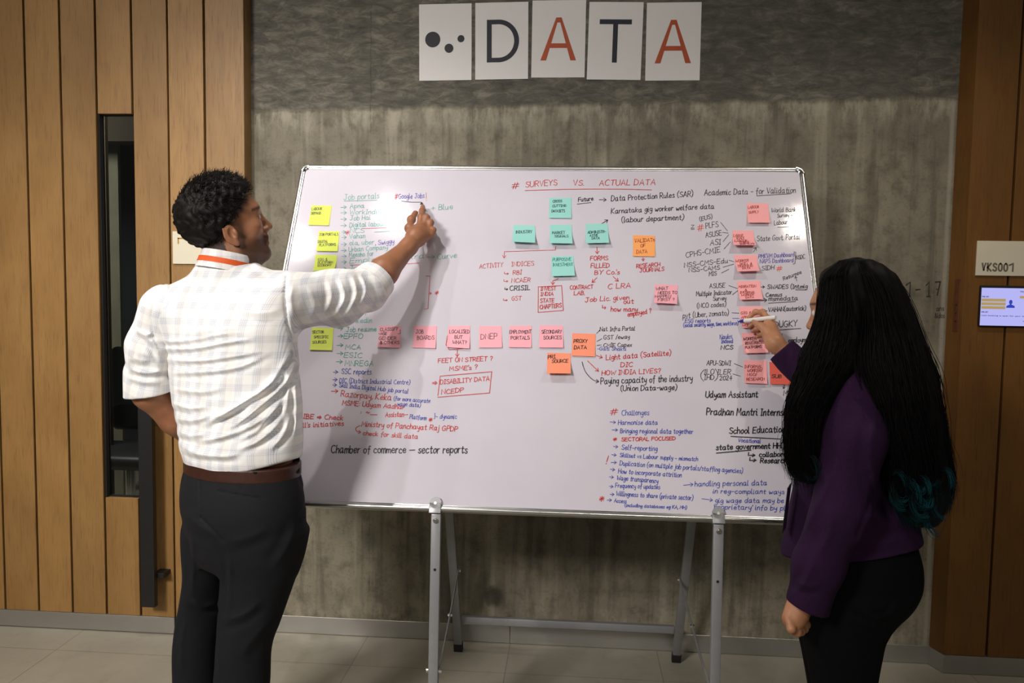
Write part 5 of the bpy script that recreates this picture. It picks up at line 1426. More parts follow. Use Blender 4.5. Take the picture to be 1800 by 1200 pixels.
# -- shirt
fw_ = np.array([sin(TY), cos(TY), 0])
arm = [shR, Y(592, 524, -.85), elR]
fa = nrmz(wrR - elR)
cuffR = elR + fa * .052
shirt = [loft(torso_secs(0.0), .03, cap=.006)]
tr = Y(398, 500, -1.0)
shirt += [rc(tr, shL + np.array([.01, 0, -.005]), .052, .066, .06), rc(tr, shR + np.array([-.01, 0, -.005]), .052, .07, .06)]
shirt += chain(arm, [.082, .079, .064], .045) + [rc(elR, cuffR, .064, .058, .02)]
shirt += [rc(cuffR - fa * .062, cuffR + fa * .012, .0735, .0635, .003)]
shirt += [cutplane(cuffR, fa)]
fl = nrmz(elL + (wrL - elL) * .12 - shL)
cuffL = elL + np.array([.0, 0, -.004])
sl = chain([shL, Y(266, 610, -1.05), elL + np.array([0, 0, -.03])], [.072, .064, .060], .03) + [rc(Y(262, 655, -1.035), elL + np.array([0, 0, -.03]), .067, .069, .004)]
dcut = nrmz(np.array([.12, .1, -1.0]))
sl += [cutplane(cuffL, dcut)]
hz = lambda px, py: Y(px, py, -1.15)
back_side = lambda P: (P - np.array([-.93, -1.03, 0])) @ fw_ < .03
armside = lambda P: ((P[:, 1] < -.6) & (P[:, 2] > .9))
Zf = lambda *p: [(200 + a / 2.858, 420 + b / 2.858) for a, b in p]
shirt_folds = [
    # long pulls across the back towards the raised arm
    (Zf((210, 500), (300, 515), (420, 505), (540, 480), (690, 470)), .005, 4.5), (Zf((215, 552), (400, 548), (560, 520), (720, 500)), .007, 4.5), (Zf((240, 604), (420, 612), (600, 590), (770, 560)), .007, 4.5),
    (Zf((262, 672), (450, 668), (640, 640), (800, 560)), .006, 4.5), (Zf((300, 752), (430, 768), (560, 750)), .005, 5),
    (Zf((420, 945), (520, 900), (660, 815), (780, 735), (910, 610)), .010, 5), (Zf((545, 968), (640, 915), (740, 835), (850, 735), (935, 600)), .010, 4.5), (Zf((600, 1018), (710, 968), (790, 880), (860, 790)), .008, 4),
    (Zf((380, 1015), (500, 1005), (620, 968), (730, 915), (840, 830)), .009, 5), (Zf((610, 1062), (720, 1018), (800, 955), (850, 890)), .008, 4.5), (Zf((480, 905), (570, 868), (650, 820)), .006, 4.5),
    (Zf((290, 820), (380, 850), (480, 840)), .006, 5), (Zf((305, 900), (400, 912), (500, 880)), .006, 5), (Zf((318, 965), (390, 990), (470, 975)), .006, 5),
    (Zf((345, 1042), (420, 1080), (560, 1092), (640, 1078)), .007, 5), (Zf((700, 800), (800, 705), (895, 555)), .006, 4.5), (Zf((780, 1062), (850, 985), (905, 850)), .006, 4),
    (Zf((360, 470), (520, 455), (660, 440)), .003, 7), (Zf((640, 350), (740, 372), (850, 352)), .003, 7), (Zf((905, 690), (918, 850), (905, 1010)), .006, 4), (Zf((860, 640), (880, 760), (850, 900)), .005, 5),
    # seams
    (Zf((868, 190), (862, 300), (872, 420), (895, 500)), -.0055, 2.2), (Zf((325, 262), (600, 268), (858, 268)), -.0026, 1.4), (Zf((250, 235), (205, 320), (190, 420), (205, 500), (240, 590)), -.004, 2.2),
    (Zf((690, 110), (740, 150), (800, 178)), .003, 5),
    # raised sleeve
    (Zf((900, 210), (890, 300), (905, 400)), .004, 5), (Zf((1072, 192), (1094, 290), (1055, 390)), .004, 5), (Zf((1125, 182), (1160, 290), (1112, 385)), .0055, 4),
    (Zf((1190, 168), (1220, 275), (1165, 385)), .0055, 4), (Zf((1232, 160), (1268, 255), (1228, 350)), .0045, 4), (Zf((960, 210), (1010, 320), (990, 420)), .003, 8), (Zf((930, 430), (1020, 420), (1120, 380)), .005, 6),
    # hanging sleeve
    (Zf((78, 648), (140, 672), (215, 668), (255, 650)), .008, 4.5), (Zf((130, 470), (205, 530), (245, 620)), .008, 5), (Zf((110, 455), (160, 480), (200, 470)), .006, 4), (Zf((85, 690), (140, 715), (240, 722)), .005, 4.5), (Zf((140, 560), (195, 605), (240, 680)), .005, 5), (Zf((92, 590), (130, 610), (190, 612)), .005, 5)]
dsp = folds(shirt_folds, lambda P: ((P - np.array([-.93, -1.03, 0])) @ fw_ < .05) | (P[:, 0] > -.82), 1.25)
def shirt_field_disp(P):
    return dsp(P) + .0016 * np.sin(P[:, 0] * 31 + 3 * np.sin(P[:, 2] * 17)) * np.sin(P[:, 2] * 23 + P[:, 1] * 19)
# hem: bloused lower edge, higher at the right where the belt shows
hemL, hemR = Y(380, 840, -1.18), Y(500, 814, -1.18)
t_ = hemR - hemL
hn = nrmz(np.cross(t_, np.array([sin(.35), cos(.35), 0])));  hn = hn if hn[2] < 0 else -hn
shirt += [cutplane(hemL, hn, .006)]
v, q = grow(shirt, .0036, shirt_field_disp)
vL, qL = grow(sl, .0036, shirt_field_disp)
n1 = len(v)
V_, Q_ = join([(v, q), (vL, qL)])
V_ = relax(V_, Q_, 1, .3)
so = mesh_obj('shirt', V_, Q_, M['plaid'], man, smooth=True)
# weave coordinates: across/along each panel
lat = np.array([cos(TY), -sin(TY), 0])
wv = np.stack([(V_ - man.location) @ lat, V_[:, 2]], 1)
ax = nrmz(arm[2] - arm[0]); pe = nrmz(np.array([0, 0, 1]) - ax * ax[2])
xp, yp = px_of(V_)
onR = (xp > np.interp(yp, [480, 525, 567, 602], [503, 501.6, 505, 515])) & (yp < 603); onR[n1:] = False
po = np.cross(ax, pe)
ring_ = lambda q_, a_, b_, r_: np.arctan2(q_ @ a_, q_ @ b_) * r_
al_ = math.atan2(elR[2] - shR[2], elR[0] - shR[0])
wv[onR] = np.stack([(V_[onR] - shR) @ np.array([cos(al_) * 1.3, 0, sin(al_) * 1.3]), (V_[onR] - shR) @ np.array([-sin(al_), 0, cos(al_)])], 1)
oc = onR & ((V_ - (cuffR - fa * .05)) @ fa > 0)
pf = nrmz(np.array([0, 0, 1]) - fa * fa[2])
wv[oc] = np.stack([(V_[oc] - cuffR) @ fa + .02, ring_(V_[oc] - cuffR, pf, np.cross(fa, pf), .066)], 1)
axl = nrmz(elL - shL); pl_ = nrmz(np.array([1, 0, 0]) - axl * axl[0])
wv[n1:] = np.stack([ring_(vL - shL, pl_, np.cross(axl, pl_), .066), (vL - shL) @ axl], 1)
point_attr(so, 'weave', wv)
# collar band and lanyard
def ring(c, ax_u, ax_v, up, ru, rv, z0, z1, th, flare=0.0, n=48, a0=0.0, a1=2 * pi):
    vs = []; 
    for k_ in range(n + 1):
        a = a0 + (a1 - a0) * k_ / n
        dirv = ax_u * cos(a) * 1.0, ax_v * sin(a)
        for zz, rr in ((z0, flare), (z1, 0.0), (z1, -th), (z0, flare - th)):
            vs.append(c + dirv[0] * (ru + rr) + dirv[1] * (rv + rr) + up * zz)
    fs = []
    for k_ in range(n):
        for j in range(4):
            fs.append((k_ * 4 + j, k_ * 4 + (j + 1) % 4, (k_ + 1) * 4 + (j + 1) % 4, (k_ + 1) * 4 + j))
    return MB().add(vs, fs)
cc = Y(399, 470, -1.0)
upc_ = nrmz(np.array([.14, .12, 1.0]))
ru_ = nrmz(np.array([1, 0, 0]) - upc_ * upc_[0]); rv_ = np.cross(upc_, ru_)
co_ = ring(cc, ru_, rv_, upc_, .0735, .078, -.012, .040, .006, .011).build('collar', M['plaid'], so, smooth=True, auto=60)
cw = np.array([vv.co[:] for vv in co_.data.vertices]) 
point_attr(co_, 'weave', np.stack([np.arctan2(cw[:, 1] - (cc - man.location)[1], cw[:, 0] - (cc - man.location)[0]) * .08, cw[:, 2]], 1))
ring(cc, ru_, rv_, upc_, .079, .084, .004, .019, .002, .003).build('lanyard', M['lanyard'], man, smooth=True, auto=60)

# -- trousers and belt
def leg_secs(rows, y):
    return [sec(py, l, r, y + dy, ry, radians(20)) for py, l, r, dy, ry in rows]
tz = [sec(822, 321, 531, -1.055, .126, radians(24)), sec(845, 315, 537, -1.06, .134, radians(24)), sec(880, 313, 541, -1.065, .143, radians(25)), sec(915, 318, 541, -1.065, .142, radians(25)), sec(945, 325, 538, -1.06, .132, radians(25)), sec(970, 331, 533, -1.055, .122, radians(25)), sec(992, 334, 526, -1.05, .10, radians(25))]
LR = [(930, 400, 541, .005, .105), (965, 394, 533, 0, .108), (1007, 391, 521, 0, .10), (1050, 388, 506, .0, .092), (1095, 385, 490, -.005, .084), (1130, 382, 477, -.01, .080), (1200, 379, 472, -.015, .077), (1300, 384, 462, -.02, .07), (1420, 392, 462, -.025, .068)]
LL = [(890, 336, 402, .0, .085), (930, 331, 408, .0, .097), (965, 333, 410, 0, .10), (1007, 335, 404, .0, .094), (1046, 329, 394, .0, .088), (1095, 316, 388, -.005, .08), (1130, 311, 384, -.01, .077), (1200, 311, 381, -.015, .074), (1300, 312, 378, -.02, .07), (1405, 314, 378, -.02, .068)]
tro = [loft(tz, .03, cap=.004), loft(leg_secs(LR, -1.085), .03, cap=.004), loft(leg_secs(LL, -1.0), .02, cap=.004)]
Zt = lambda *p: [(280 + a / 2.857, 780 + b / 2.857) for a, b in p]
tro_f = folds([(Zt((165, 430), (170, 600), (165, 770)), .004, 4), (Zt((350, 520), (355, 700), (350, 890)), .005, 4), (Zt((150, 780), (220, 815), (310, 800)), .006, 5),
               (Zt((305, 890), (420, 860), (520, 780)), .006, 7), (Zt((130, 330), (180, 400), (300, 470)), .005, 8), (Zt((330, 500), (450, 470), (560, 420)), .004, 8), (Zt((700, 370), (640, 520), (560, 640)), .004, 8),
               (Zt((200, 130), (210, 370)), -.003, 1.4), (Zt((415, 130), (412, 235)), -.002, 1.2), (Zt((295, 236), (400, 256), (520, 274)), -.0035, 1.6), (Zt((700, 170), (735, 280), (690, 410)), -.003, 2),
               (Zt((130, 880), (110, 1000), (110, 1180)), .004, 4), (Zt((310, 930), (300, 1050), (300, 1190)), .004, 4), (Zt((400, 1080), (470, 980), (560, 880)), .004, 8), (Zt((210, 370), (320, 485)), -.004, 2.5)], lambda P: P[:, 1] < -1.0)
v, q = grow(tro, .004, tro_f)
v = relax(v, q, 1, .3)
to_ = mesh_obj('trousers', v, q, M['trousers'], man, smooth=True)
def bset(py0, py1, grow_):
    out = []
    for py in (py0, (py0 + py1) / 2, py1):
        s_ = list(sec(py, 321 - grow_, 531.5 + grow_, -1.055, .128 + grow_ * SC, radians(24))); out.append(tuple(s_))
    return out
v, q = grow([loft(bset(829, 806, 2), .01, cap=.002), ], .003)
mesh_obj('belt', v, q, M['belt'], man, smooth=True)
lp = MB()
for px_ in (448, 524):
    s_ = sec(816, 321, 531.5, -1.055, .128, radians(24))
    t0 = Y(px_, 806, -1.2); t1 = Y(px_, 829, -1.2)
    def on_waist(px, py):
        lo_, hi_ = -1.4, -1.0
        d = ray(px, py)
        f_ = loft(bset(829, 803, 4)).fn
        for _ in range(30):
            m_ = (lo_ + hi_) / 2
            P_ = CAM + d * (m_ - CAM[1]) / d[1]
            if f_(P_[None])[0] > 0: lo_ = m_
            else: hi_ = m_
        return CAM + d * (lo_ - CAM[1]) / d[1]
    a_, b2_ = on_waist(px_, 805), on_waist(px_, 831)
    lp.bar(b2_, a_, .009, .004, (1, 0, 0), .001)
lp.build('belt_loop', M['trousers'], to_)
pk = on_waist
bt_ = on_waist(420, 826) + np.array([0, -.02, -.095])
for nm, an, yw_ in (('shoe', ankL, 20), ('shoe', ankR, 28)):
    f2 = np.array([sin(radians(yw_)), cos(radians(yw_)), 0]); s2 = np.array([f2[1], -f2[0], 0])
    g0 = np.array([an[0], an[1], 0])
    pr = [rc(g0 - f2 * .05 + np.array([0, 0, .045]), g0 + f2 * .07 + np.array([0, 0, .045]), .047, .049, .03), rc(g0 + f2 * .07 + np.array([0, 0, .04]), g0 + f2 * .185 + np.array([0, 0, .037]), .049, .036, .03), rc(g0 - f2 * .03 + np.array([0, 0, .05]), g0 - f2 * .02 + np.array([0, 0, .1]), .042, .044, .02),
          cutplane(g0 + np.array([0, 0, .001]), (0, 0, -1), .004)]
    v, q = grow(pr, .005)
    mesh_obj(nm, v, q, M['shoe'], man, smooth=True)

# -- hair: a dense cap with loose wavy strands
rg = np.random.default_rng(5)
def hairp(off):
    return [ell(HW(0, -.018, .05), (.079 + off, .101 + off, .088 + off), HA, .02), ell(HW(0, .03, .088), (.06 + off * .8, .05 + off * .8, .04 + off * .7), HA, .03),
            ell(HW(0, -.075, .03), (.055 + off * .5, .032 + off * .5, .06 + off * .5), HA, .03)]
def hair_disp(P):
    l = (P - HO) @ HA.T
    return .0035 * np.sin(l[:, 0] * 150 + 2 * np.sin(l[:, 1] * 90)) * np.sin(l[:, 1] * 130 + 2 * np.sin(l[:, 2] * 110)) - .012 * ss_(-l[:, 2], -.03, .07)
nl = nrmz(np.array([0, -.95, 1.0]) @ HA)
capp = hairp(.013) + [cutplane(HW(0, 0, .006), -nl, .02), cutplane(HW(0, .094, 0), HA[1], .01)]
v, q = grow(capp, .003, hair_disp)
paths = []
fsd = field(hairp(.006))
cnt = 0
while cnt < 5200:
    d = rg.normal(size=3); d /= np.linalg.norm(d)
    l = np.array([0, -.012, .048]) + d * np.array([.086, .108, .1])
    if l[2] < l[1] * .95 + .01 + rg.normal() * .004 or l[1] > .088: continue
    top = np.clip((l[2] - .0) / .12, 0, 1)
    L0 = (.008 + .020 * top) * rg.uniform(.7, 1.25)
    comb = nrmz(np.array([d[0] * .3 + .35 * rg.normal(), .75 * top - .55 * (1 - top) + .25 * rg.normal(), .35 * top - .6 * (1 - top) + .25 * rg.normal()]))
    n_ = 7; p = l * .985; pts = []
    ph = rg.uniform(0, 6.28); c1 = nrmz(rg.normal(size=3))
    for k_ in range(n_):
        t = k_ / (n_ - 1)
        out = d * (.45 * top + .12) * (1 - .8 * t) + comb * (.5 + .5 * t)
        pts.append(p + c1 * .0035 * top * sin(ph + 7 * t))
        p = p + nrmz(out) * L0 / (n_ - 1)
    paths.append((HO + np.array(pts) @ HA, np.linspace(0, 1, n_) * .5)); cnt += 1
sv, sf, stp = strands(paths, .0009)
V_, Q_ = join([(v, q), (sv, sf)])
ho = mesh_obj('hair', V_, Q_, M['hair_man'], man, smooth=True)
point_attr(ho, 'tip', np.concatenate([np.zeros(len(v)), stp]))

def pen(name, label, tip, end, body_mat, tip_mat, r=.0062, nib=.022, cap_end=False):
    tip, end = np.asarray(tip, float), np.asarray(end, float)
    d = nrmz(end - tip)
    root = thing(name, label, 'marker pen', tuple(tip))
    MB().tube([tip + d * (nib + .001), tip + d * (nib + .004), end - d * .004, end], [r * .94, r, r, r * .8], 20).build('barrel', body_mat, root, smooth=True, auto=45)
    MB().tube([tip, tip + d * .004, tip + d * .0075, tip + d * .010, tip + d * (nib + .002)], [r * .22, r * .36, r * .46, r * .72, r * .96], 20).build('tip', tip_mat, root, smooth=True, auto=45)
    return root, d
pen('marker_pen', 'black marker pen pinched in the raised fingers of the man', on_board(741.5, 355.4, .0015), on_board(737, 396, .075), M['marker_white'], M['marker_black'], .0065, .026)
# ================================================================== the woman
wom = thing('person', 'woman with very long black hair and purple jacket, side on, writing with a blue marker', 'person', (.78, -1.18, 0))
WF = radians(-62)                                # she faces left and a little towards the board
fw2 = np.array([sin(WF), cos(WF), 0]); lf2 = np.array([-fw2[1], fw2[0], 0])   # lf2: her left, towards the camera
KO, KA = head_frame(Y(1495, 550, -1.15), radians(-64), radians(-6), radians(0))
KW = lambda x, y, z: KO + np.array([x, y, z]) * .93 @ KA
def sec2(py, pl, pr, y, ry, inset=0.0):
    """ellipse whose long axis is her front-to-back line seen from the camera"""
    a, b = Y(pl, py, y), Y(pr, py, y); w = np.linalg.norm(b - a) / 2; c = (a + b) / 2
    return (c[2], c[0], c[1], w - inset, ry - inset, radians(22))
jk = lambda i: [sec2(1012, 1402, 1618, -1.16, .135, i), sec2(985, 1394, 1620, -1.16, .138, i), sec2(950, 1399, 1618, -1.16, .137, i), sec2(900, 1412, 1606, -1.16, .132, i), sec2(840, 1420, 1597, -1.155, .13, i), sec2(780, 1418, 1596, -1.15, .135, i),
                sec2(720, 1424, 1592, -1.15, .135, i), sec2(680, 1440, 1585, -1.15, .125, i), sec2(650, 1462, 1568, -1.15, .10, i), sec2(625, 1488, 1545, -1.15, .065, i)]
nb2 = Y(1518, 650, -1.15)
shA = Y(1506, 694, -1.275)                       # left shoulder, near the camera
elA = Y(1470, 900, -1.335); wrA = Y(1404, 1066, -1.30)
shB = Y(1562, 690, -1.00); elB = Y(1466, 706, -.80); wrB = on_board(1362, 603, .125)
def hand_pen_woman():
    b = on_board
    w = wrB; pr = []
    i0 = b(1352, 563, .072); m0 = b(1353, 573, .066); r0 = b(1353, 583, .066); p0 = b(1353, 591, .07)
    pr += [rc(w, b(1351, 580, .078), .023, .024, .02), rc(w, i0, .021, .016, .02), rc(b(1358, 597, .10), r0, .02, .014, .02)]
    pr += finger([i0, b(1341, 548.5, .062), b(1328, 548, .045), b(1316.5, 558, .03)], .0098, .0072)
    pr += finger([m0, b(1339, 561, .045), b(1327, 565, .03), b(1317.5, 573.5, .022)], .0096, .0072)
    pr += finger([r0, b(1342, 574, .036), b(1331, 578, .026), b(1323, 582, .026)], .0092, .007)
    pr += finger([p0, b(1345, 586, .036), b(1337, 589, .03), b(1331, 592, .034)], .0085, .0066)
    pr += finger([b(1356, 594, .118), b(1346, 582, .112), b(1337, 573, .098), b(1324.5, 565.5, .062)], .0118, .0078, .01)
    return pr
def hand_hang_woman():
    y = -1.30; w = wrA
    pr = [rc(w, Y(1398, 1086, y - .015), .023, .026, .02), rc(w, Y(1391, 1088, y - .02), .02, .018, .02), rc(Y(1402, 1080, y), Y(1408, 1092, y + .02), .02, .018, .02)]
    def F(a, r0=.0095, r1=.0075): return finger([Y(*p) for p in a], r0, r1)
    pr += F([(1386, 1090, y - .035), (1391, 1105, y - .045), (1402, 1112, y - .03), (1409, 1105, y - .015)])
    pr += F([(1390, 1092, y - .018), (1396, 1107, y - .03), (1408, 1110, y - .012), (1413, 1102, y)])
    pr += F([(1396, 1094, y - .0), (1403, 1106, y - .012), (1414, 1105, y + .005), (1416, 1097, y + .012)])
    pr += F([(1402, 1093, y + .015), (1410, 1101, y + .005), (1418, 1098, y + .018), (1417, 1091, y + .025)], .0085, .007)
    pr += finger([Y(1398, 1072, y + .03), Y(1390, 1086, y + .038), Y(1391, 1101, y + .03), Y(1398, 1107, y + .012)], .0115, .008, .01)
    return pr
hpA, hpB = Y(1500, 1010, -1.20), Y(1512, 1010, -1.08)
knA, knB = Y(1482, 1200, -1.225), Y(1474, 1200, -1.10)
anA, anB = np.array([.70, -1.225, .085]), np.array([.69, -1.08, .085])
body = [loft(jk(.026), .03)] + head_prims(KO, KA, .93, True)
body += [rc(KW(0, -.03, -.06), nb2, .047, .054, .03), rc(nb2, shA, .045, .05, .05), rc(nb2, shB, .045, .05, .05)]
body += chain([shA, elA, wrA], [.05, .04, .0235], .03) + chain([shB, elB, wrB], [.05, .038, .0235], .03)
body += hand_pen_woman() + hand_hang_woman()
body += chain([hpA, knA, anA], [.06, .04, .034], .03) + chain([hpB, knB, anB], [.06, .04, .034], .03)
for an in (anA, anB): body += [rc(an - np.array([0, 0, .04]), an + np.array([-.16, .07, -.052]), .033, .027, .03)]
v, q = grow(body, .003)
v = relax(v, q, 1, .35)
bo2 = mesh_obj('body', v, q, M['skin_woman'], wom, smooth=True)
L_ = (v - KO) @ KA.T / .93
lipm = np.exp(-((L_[:, 2] + .066) / .009) ** 2) * (np.abs(L_[:, 0]) < .022) * (L_[:, 1] > .085) * (np.linalg.norm(L_, axis=1) < .16)
brow = np.exp(-((L_[:, 2] - .032) / .004) ** 2) * (np.abs(np.abs(L_[:, 0]) - .034) < .018) * (L_[:, 1] > .05) * (np.linalg.norm(L_, axis=1) < .16)
scalp = ss_(L_[:, 2] - (L_[:, 1] * .9 + .0), -.01, .01) * (np.linalg.norm(L_, axis=1) < .17)
point_attr(bo2, 'lip', lipm); point_attr(bo2, 'stubble', np.maximum(brow, scalp))
for sx in (-1, 1):
    b_ = bmesh.new(); bmesh.ops.create_uvsphere(b_, u_segments=14, v_segments=10, radius=.0118)
    for vv in b_.verts: vv.co = Vector(KW(sx * .032, .0818, .007) + np.array(vv.co))
    MB().bm(b_).build('eye', M['eye'], bo2, smooth=True)
# -- jacket
jack = [loft(jk(0.0), .04, cap=.01), rc(nb2 + np.array([0, 0, .0]), shA + np.array([0, .02, -.01]), .048, .058, .05), rc(nb2, shB, .05, .062, .06),
        loft([sec2(1000, 1372, 1440, -1.08, .085), sec2(950, 1378, 1450, -1.08, .09), sec2(880, 1392, 1460, -1.08, .09), sec2(800, 1412, 1470, -1.09, .09), sec2(730, 1430, 1480, -1.10, .085)], .05)]
hA_, hB_ = Y(1400, 986, -1.3), Y(1560, 992, -1.3)
fB = nrmz(wrB - elB); cB = wrB - fB * .028
cuffdir = nrmz(fB + np.array([-.0, -.25, .0]))
hem2 = nrmz(np.cross(np.array([1, 0, .2]), np.array([0, 1, -.12]))); hem2 = hem2 if hem2[2] < 0 else -hem2
jack += [cutplane(Y(1480, 994, -1.3), hem2, .004)]
fA = nrmz(wrA - elA); cA = wrA - fA * .004
slA = chain([shA, Y(1500, 770, -1.325), Y(1476, 900, -1.335), Y(1440, 990, -1.32), wrA + fA * .02 + np.array([.022, 0, 0])], [.062, .07, .064, .056, .051], .03) + [cutplane(Y(1420, 1071, -1.32), nrmz(np.array([-.32, 0, -1.0])), .003)]
slB = chain([shB, Y(1510, 692, -.90), elB, cB + fB * .03], [.068, .064, .058, .042], .04) + [cutplane(cB, fB, .003)]
Zw = lambda *p: [(1320 + a / 3, 800 + b / 3) for a, b in p]
jf = folds([(Zw((370, 60), (400, 160), (330, 300), (260, 470)), .006, 7), (Zw((330, 520), (300, 640), (230, 740)), .005, 7), (Zw((400, 250), (420, 400), (330, 560)), .005, 9), (Zw((240, 650), (290, 690), (380, 680)), .004, 6),
            (Zw((560, 300), (700, 340), (860, 330)), .004, 10), (Zw((520, 450), (660, 470), (840, 420)), .004, 10), (Zw((620, 100), (640, 200), (560, 420)), -.004, 5), ([(1360, 640), (1400, 670), (1440, 690)], .004, 6), ([(1390, 610), (1400, 650), (1420, 690)], .004, 6),
            ([(1490, 650), (1470, 720), (1462, 800)], .005, 9), ([(1540, 720), (1530, 800), (1540, 880)], .004, 9)], lambda P: P[:, 1] < 0)
parts = []
for pr, h_ in ((jack, .004), (slA, .004), (slB, .004)):
    parts.append(grow(pr, h_, lambda P: jf(P) + .0014 * np.sin(P[:, 0] * 37 + 2 * np.sin(P[:, 2] * 19)) * np.sin(P[:, 2] * 21 + P[:, 1] * 17)))
V_, Q_ = join(parts); V_ = relax(V_, Q_, 1, .3)
mesh_obj('jacket', V_, Q_, M['purple'], wom, smooth=True)
# -- trousers
tw = [loft([sec2(945, 1420, 1606, -1.16, .125), sec2(990, 1408, 1616, -1.16, .137), sec2(1030, 1406, 1612, -1.155, .138), sec2(1060, 1404, 1594, -1.15, .125), sec2(1085, 1404, 1568, -1.15, .11)], .03, cap=.004),
      loft([sec2(1040, 1420, 1602, -1.215, .075), sec2(1075, 1412, 1574, -1.215, .077), sec2(1110, 1410, 1556, -1.215, .072), sec2(1150, 1416, 1547, -1.215, .068), sec2(1200, 1426, 1539, -1.215, .064), sec2(1300, 1440, 1530, -1.215, .06), sec2(1440, 1448, 1522, -1.215, .055)], .03, cap=.004),
      loft([sec2(1040, 1404, 1590, -1.09, .075), sec2(1075, 1402, 1564, -1.09, .077), sec2(1110, 1402, 1546, -1.09, .072), sec2(1150, 1410, 1538, -1.09, .068), sec2(1200, 1419, 1530, -1.09, .064), sec2(1300, 1432, 1520, -1.09, .06), sec2(1410, 1440, 1510, -1.09, .055)], .012, cap=.004)]
tf2 = folds([(Zw((520, 780), (640, 850), (720, 860)), .006, 6), (Zw((540, 850), (640, 900), (690, 900)), .005, 6), (Zw((780, 780), (720, 850), (640, 860)), .005, 5)], lambda P: P[:, 1] < 0)
v, q = grow(tw, .004, tf2)
v = relax(v, q, 1, .3)
mesh_obj('trousers', v, q, M['leggings'], wom, smooth=True)
for an in (anA, anB):
    f2 = nrmz(np.array([-.92, .38, 0])); g0 = np.array([an[0], an[1], 0])
    pr = [rc(g0 - f2 * .045 + np.array([0, 0, .04]), g0 + f2 * .06 + np.array([0, 0, .046]), .045, .047, .03), rc(g0 + f2 * .06 + np.array([0, 0, .035]), g0 + f2 * .165 + np.array([0, 0, .036]), .047, .036, .03), rc(g0 - f2 * .03 + np.array([0, 0, .05]), g0 - f2 * .02 + np.array([0, 0, .09]), .038, .039, .02), cutplane(g0 + np.array([0, 0, .001]), (0, 0, -1), .004)]
    v, q = grow(pr, .005)
    mesh_obj('shoe', v, q, M['shoe'], wom, smooth=True)
# -- badge card hanging at the front of the jacket
p0_, p1_ = Y(1388, 852, -1.17), Y(1378, 932, -1.17)
MB().obox((p0_ + p1_) / 2, (p0_ - p1_) / 2, np.array([.0012, 0, 0]), np.array([.012, .03, 0]), .0008, 1).build('badge_card', M['badge'], wom)

# -- hair: two falling masses that share the crown
rows_head = [(458, 1486, 1520), (466, 1466, 1542), (480, 1448, 1562), (500, 1442, 1580), (530, 1440, 1596), (560, 1434, 1608), (590, 1424, 1620), (620, 1411, 1630), (635, 1407, 1634)]
SPL = 1500
rows_L = rows_head + [(650, 1404, 1500), (675, 1396, 1483), (705, 1387, 1460), (740, 1380, 1450), (780, 1379, 1446), (820, 1386, 1443), (850, 1400, 1438)]
rows_R = rows_head + [(650, 1498, 1640), (675, 1508, 1645), (705, 1523, 1651), (740, 1538, 1657), (780, 1553, 1664), (820, 1558, 1670), (860, 1562, 1672), (900, 1572, 1664), (925, 1590, 1650)]
def itp(rows, j, py):
    r = np.array(rows, float); return (np.interp(py - 16, r[:, 0], r[:, j]) + np.interp(py, r[:, 0], r[:, j]) * 2 + np.interp(py + 16, r[:, 0], r[:, j])) / 4
def split_u(py):
    """where the two masses part, as a fraction across the head rows"""
    return np.interp(py, [458, 560, 645], [.46, .44, .41])
def presplit(rows, left):
    out = []
    for py, a, b in rows:
        if py <= 635:
            s_ = a + (b - a) * split_u(py)
            a, b = (a, s_ + 5) if left else (s_ - 5, b)
        out.append((py, a, b))
    return out
rows_L, rows_R = presplit(rows_L, True), presplit(rows_R, False)
def yc_th(py, left):
    if left:
        return np.interp(py, [458, 530, 580, 645, 700, 780, 850], [-1.15, -1.155, -1.18, -1.235, -1.272, -1.29, -1.28]), np.interp(py, [458, 480, 530, 600, 645, 700, 780, 850], [.05, .085, .108, .112, .108, .082, .06, .03])
    return np.interp(py, [458, 530, 580, 645, 700, 780, 925], [-1.15, -1.155, -1.18, -1.235, -1.268, -1.285, -1.27]), np.interp(py, [458, 480, 530, 600, 645, 700, 780, 860, 925], [.05, .085, .108, .112, .112, .105, .09, .075, .04])
def hair_loft(left):
    secs = []
    rows = rows_L if left else rows_R
    for py, a, b in rows:
        if py < 466: continue
        yc, th = yc_th(py, left)
        A_, B_ = Y(a, py, yc), Y(b, py, yc); c = (A_ + B_) / 2
        secs.append((c[2], c[0], c[1], np.linalg.norm(B_ - A_) / 2 * .93, th * .92, 0.0))
    return secs
core = [loft(hair_loft(True), .05), loft(hair_loft(False), .05), ell(KW(0, -.02, .04), np.array([.088, .108, .102]) * .95, KA, .04)]
face_cut = ell(KW(-.0, .105, -.02), (.075, .06, .115), KA, .02, 's')
core += [face_cut]
hd2 = lambda P: .0012 * np.sin(P[:, 0] * 210 + 5 * np.sin(P[:, 2] * 9) + 2 * np.sin(P[:, 1] * 50)) - .004
v, q = grow(core, .0045, hd2)
n_core = len(v); cvv = v; cqq = q
rg = np.random.default_rng(11)
paths = []
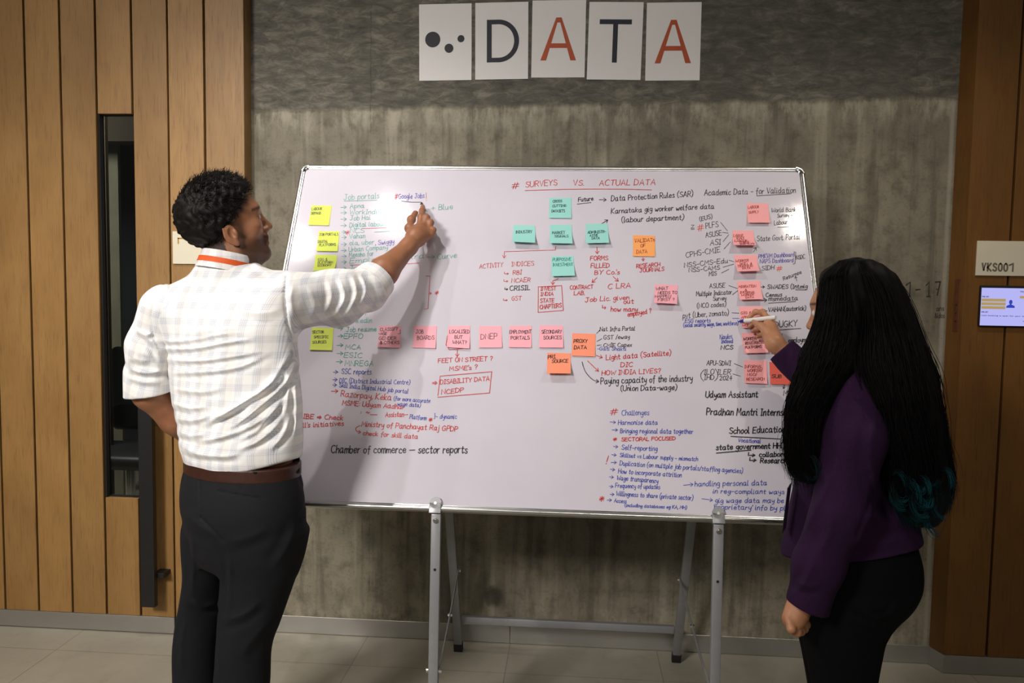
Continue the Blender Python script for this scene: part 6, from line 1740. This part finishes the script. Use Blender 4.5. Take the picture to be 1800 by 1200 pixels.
def strand(left, th0, rr, py_end, wave, fly=0.0):
    """th0: angle round the shell of the mass (0 = towards the camera), rr: radius"""
    rows = rows_L if left else rows_R
    pys = np.linspace(459.5, py_end, 34); pts = []
    ph = rg.uniform(0, 6.28); ph2 = rg.uniform(0, 6.28); fx, fy = rg.normal(size=2) * fly
    for i, py in enumerate(pys):
        a, b = itp(rows, 1, py), itp(rows, 2, py)
        yc, th = yc_th(py, left)
        t = (py - 459.5) / (py_end - 459.5)
        wv_ = wave * min(1.0, t * 1.6)
        r_ = rr + .03 * sin(ph + t * 9) * min(1, t * 3)
        x = (a + b) / 2 + (b - a) / 2 * r_ * sin(th0) + wv_ * (sin(ph2 * .4 + t * 14 + th0 * 3) * 3 + sin(ph + t * 23) * 2.6) + fx * t * t * 40
        y = yc - th * r_ * cos(th0) + wv_ * sin(ph + t * 15) * .006 + fy * t * t * .05
        pts.append(Y(x, py + (2 * sin(ph * 3) if t < .02 else 0), y))
    return np.array(pts)
for left, n_ in ((True, 2000), (False, 3200)):
    base_end = 848 if left else 915
    for i in range(n_):
        th0 = rg.uniform(-pi, pi) if rg.random() < .35 else rg.uniform(-1.75, 1.75)
        rr = rg.uniform(.93, 1.03)
        if rg.random() < .12: rr += abs(rg.normal()) * .07
        end = base_end + rg.normal() * (14 if left else 18) - abs(rg.normal()) * 34 - (abs(sin(th0)) * 18 if not left else 0)
        if left and rg.random() < .12: end = min(end, rg.uniform(640, 820))
        p = strand(left, th0, rr, end, rg.uniform(.4, 1.4), .25 if rg.random() < .12 else .06)
        pyv = np.linspace(459.5, end, 34)
        tipc = np.clip((pyv - (845 if not left else 832)) / 55, 0, 1) * (rg.uniform(.3, .8) if rg.random() < .4 else .06)
        if left: tipc = tipc * .6
        # keep the face clear
        l = (p - KO) @ KA.T
        if ((l[:, 1] > .072) & (l[:, 2] < .06) & (l[:, 2] > -.12) & (np.abs(l[:, 0]) < .05)).any(): continue
        paths.append((p, tipc))
# loose curls at the teal ends
for lk in range(26):
    x0, y0 = rg.uniform(1564, 1662), rg.uniform(815, 895)
    if lk < 4: x0, y0 = rg.uniform(1392, 1430), rg.uniform(800, 838)
    elif lk < 16: x0 = rg.uniform(1562, 1622)
    dep = (-1.372 if x0 > 1500 else -1.335) + rg.normal() * .012
    R0 = rg.uniform(9, 22); a0 = rg.uniform(2.4, 4.0); sg_ = -1 if rg.random() < .75 else 1; tone = rg.uniform(.35, 1.0) * (.3 if lk < 4 else 1)
    for i in range(16):
        R1 = R0 * rg.uniform(.8, 1.15); dx, dy = rg.normal(size=2) * 2.2; pts = []
        for t in np.linspace(0, 1, 18):
            a = a0 + sg_ * t * 3.0
            pts.append(Y(x0 + dx + R1 * (cos(a) - cos(a0)) * .8, y0 + dy + R1 * (sin(a) - sin(a0)) + 22 * t, dep + .02 * t * sin(a0) + i * .001))
        paths.append((np.array(pts), np.clip(np.linspace(.0, 1.6, 18), 0, 1) * tone * rg.uniform(.6, 1.0)))
sv, sf, stp = strands(paths, .0008)
ctip = np.zeros(n_core)
pyc = px_of(cvv)[1]
ctip = np.clip((pyc - 850) / 60, 0, 1) * .12
V_, Q_ = join([(cvv, cqq), (sv, sf)])
ho2 = mesh_obj('hair', V_, Q_, M['hair_woman'], wom, smooth=True)
point_attr(ho2, 'tip', np.concatenate([ctip, stp]))
pen('marker_pen', 'white barrelled marker with a blue tip held by the woman against the board', on_board(1298, 564.8, .0015), on_board(1363.8, 557.6, .112), M['marker_white'], M['marker_blue'], .0068, .024)
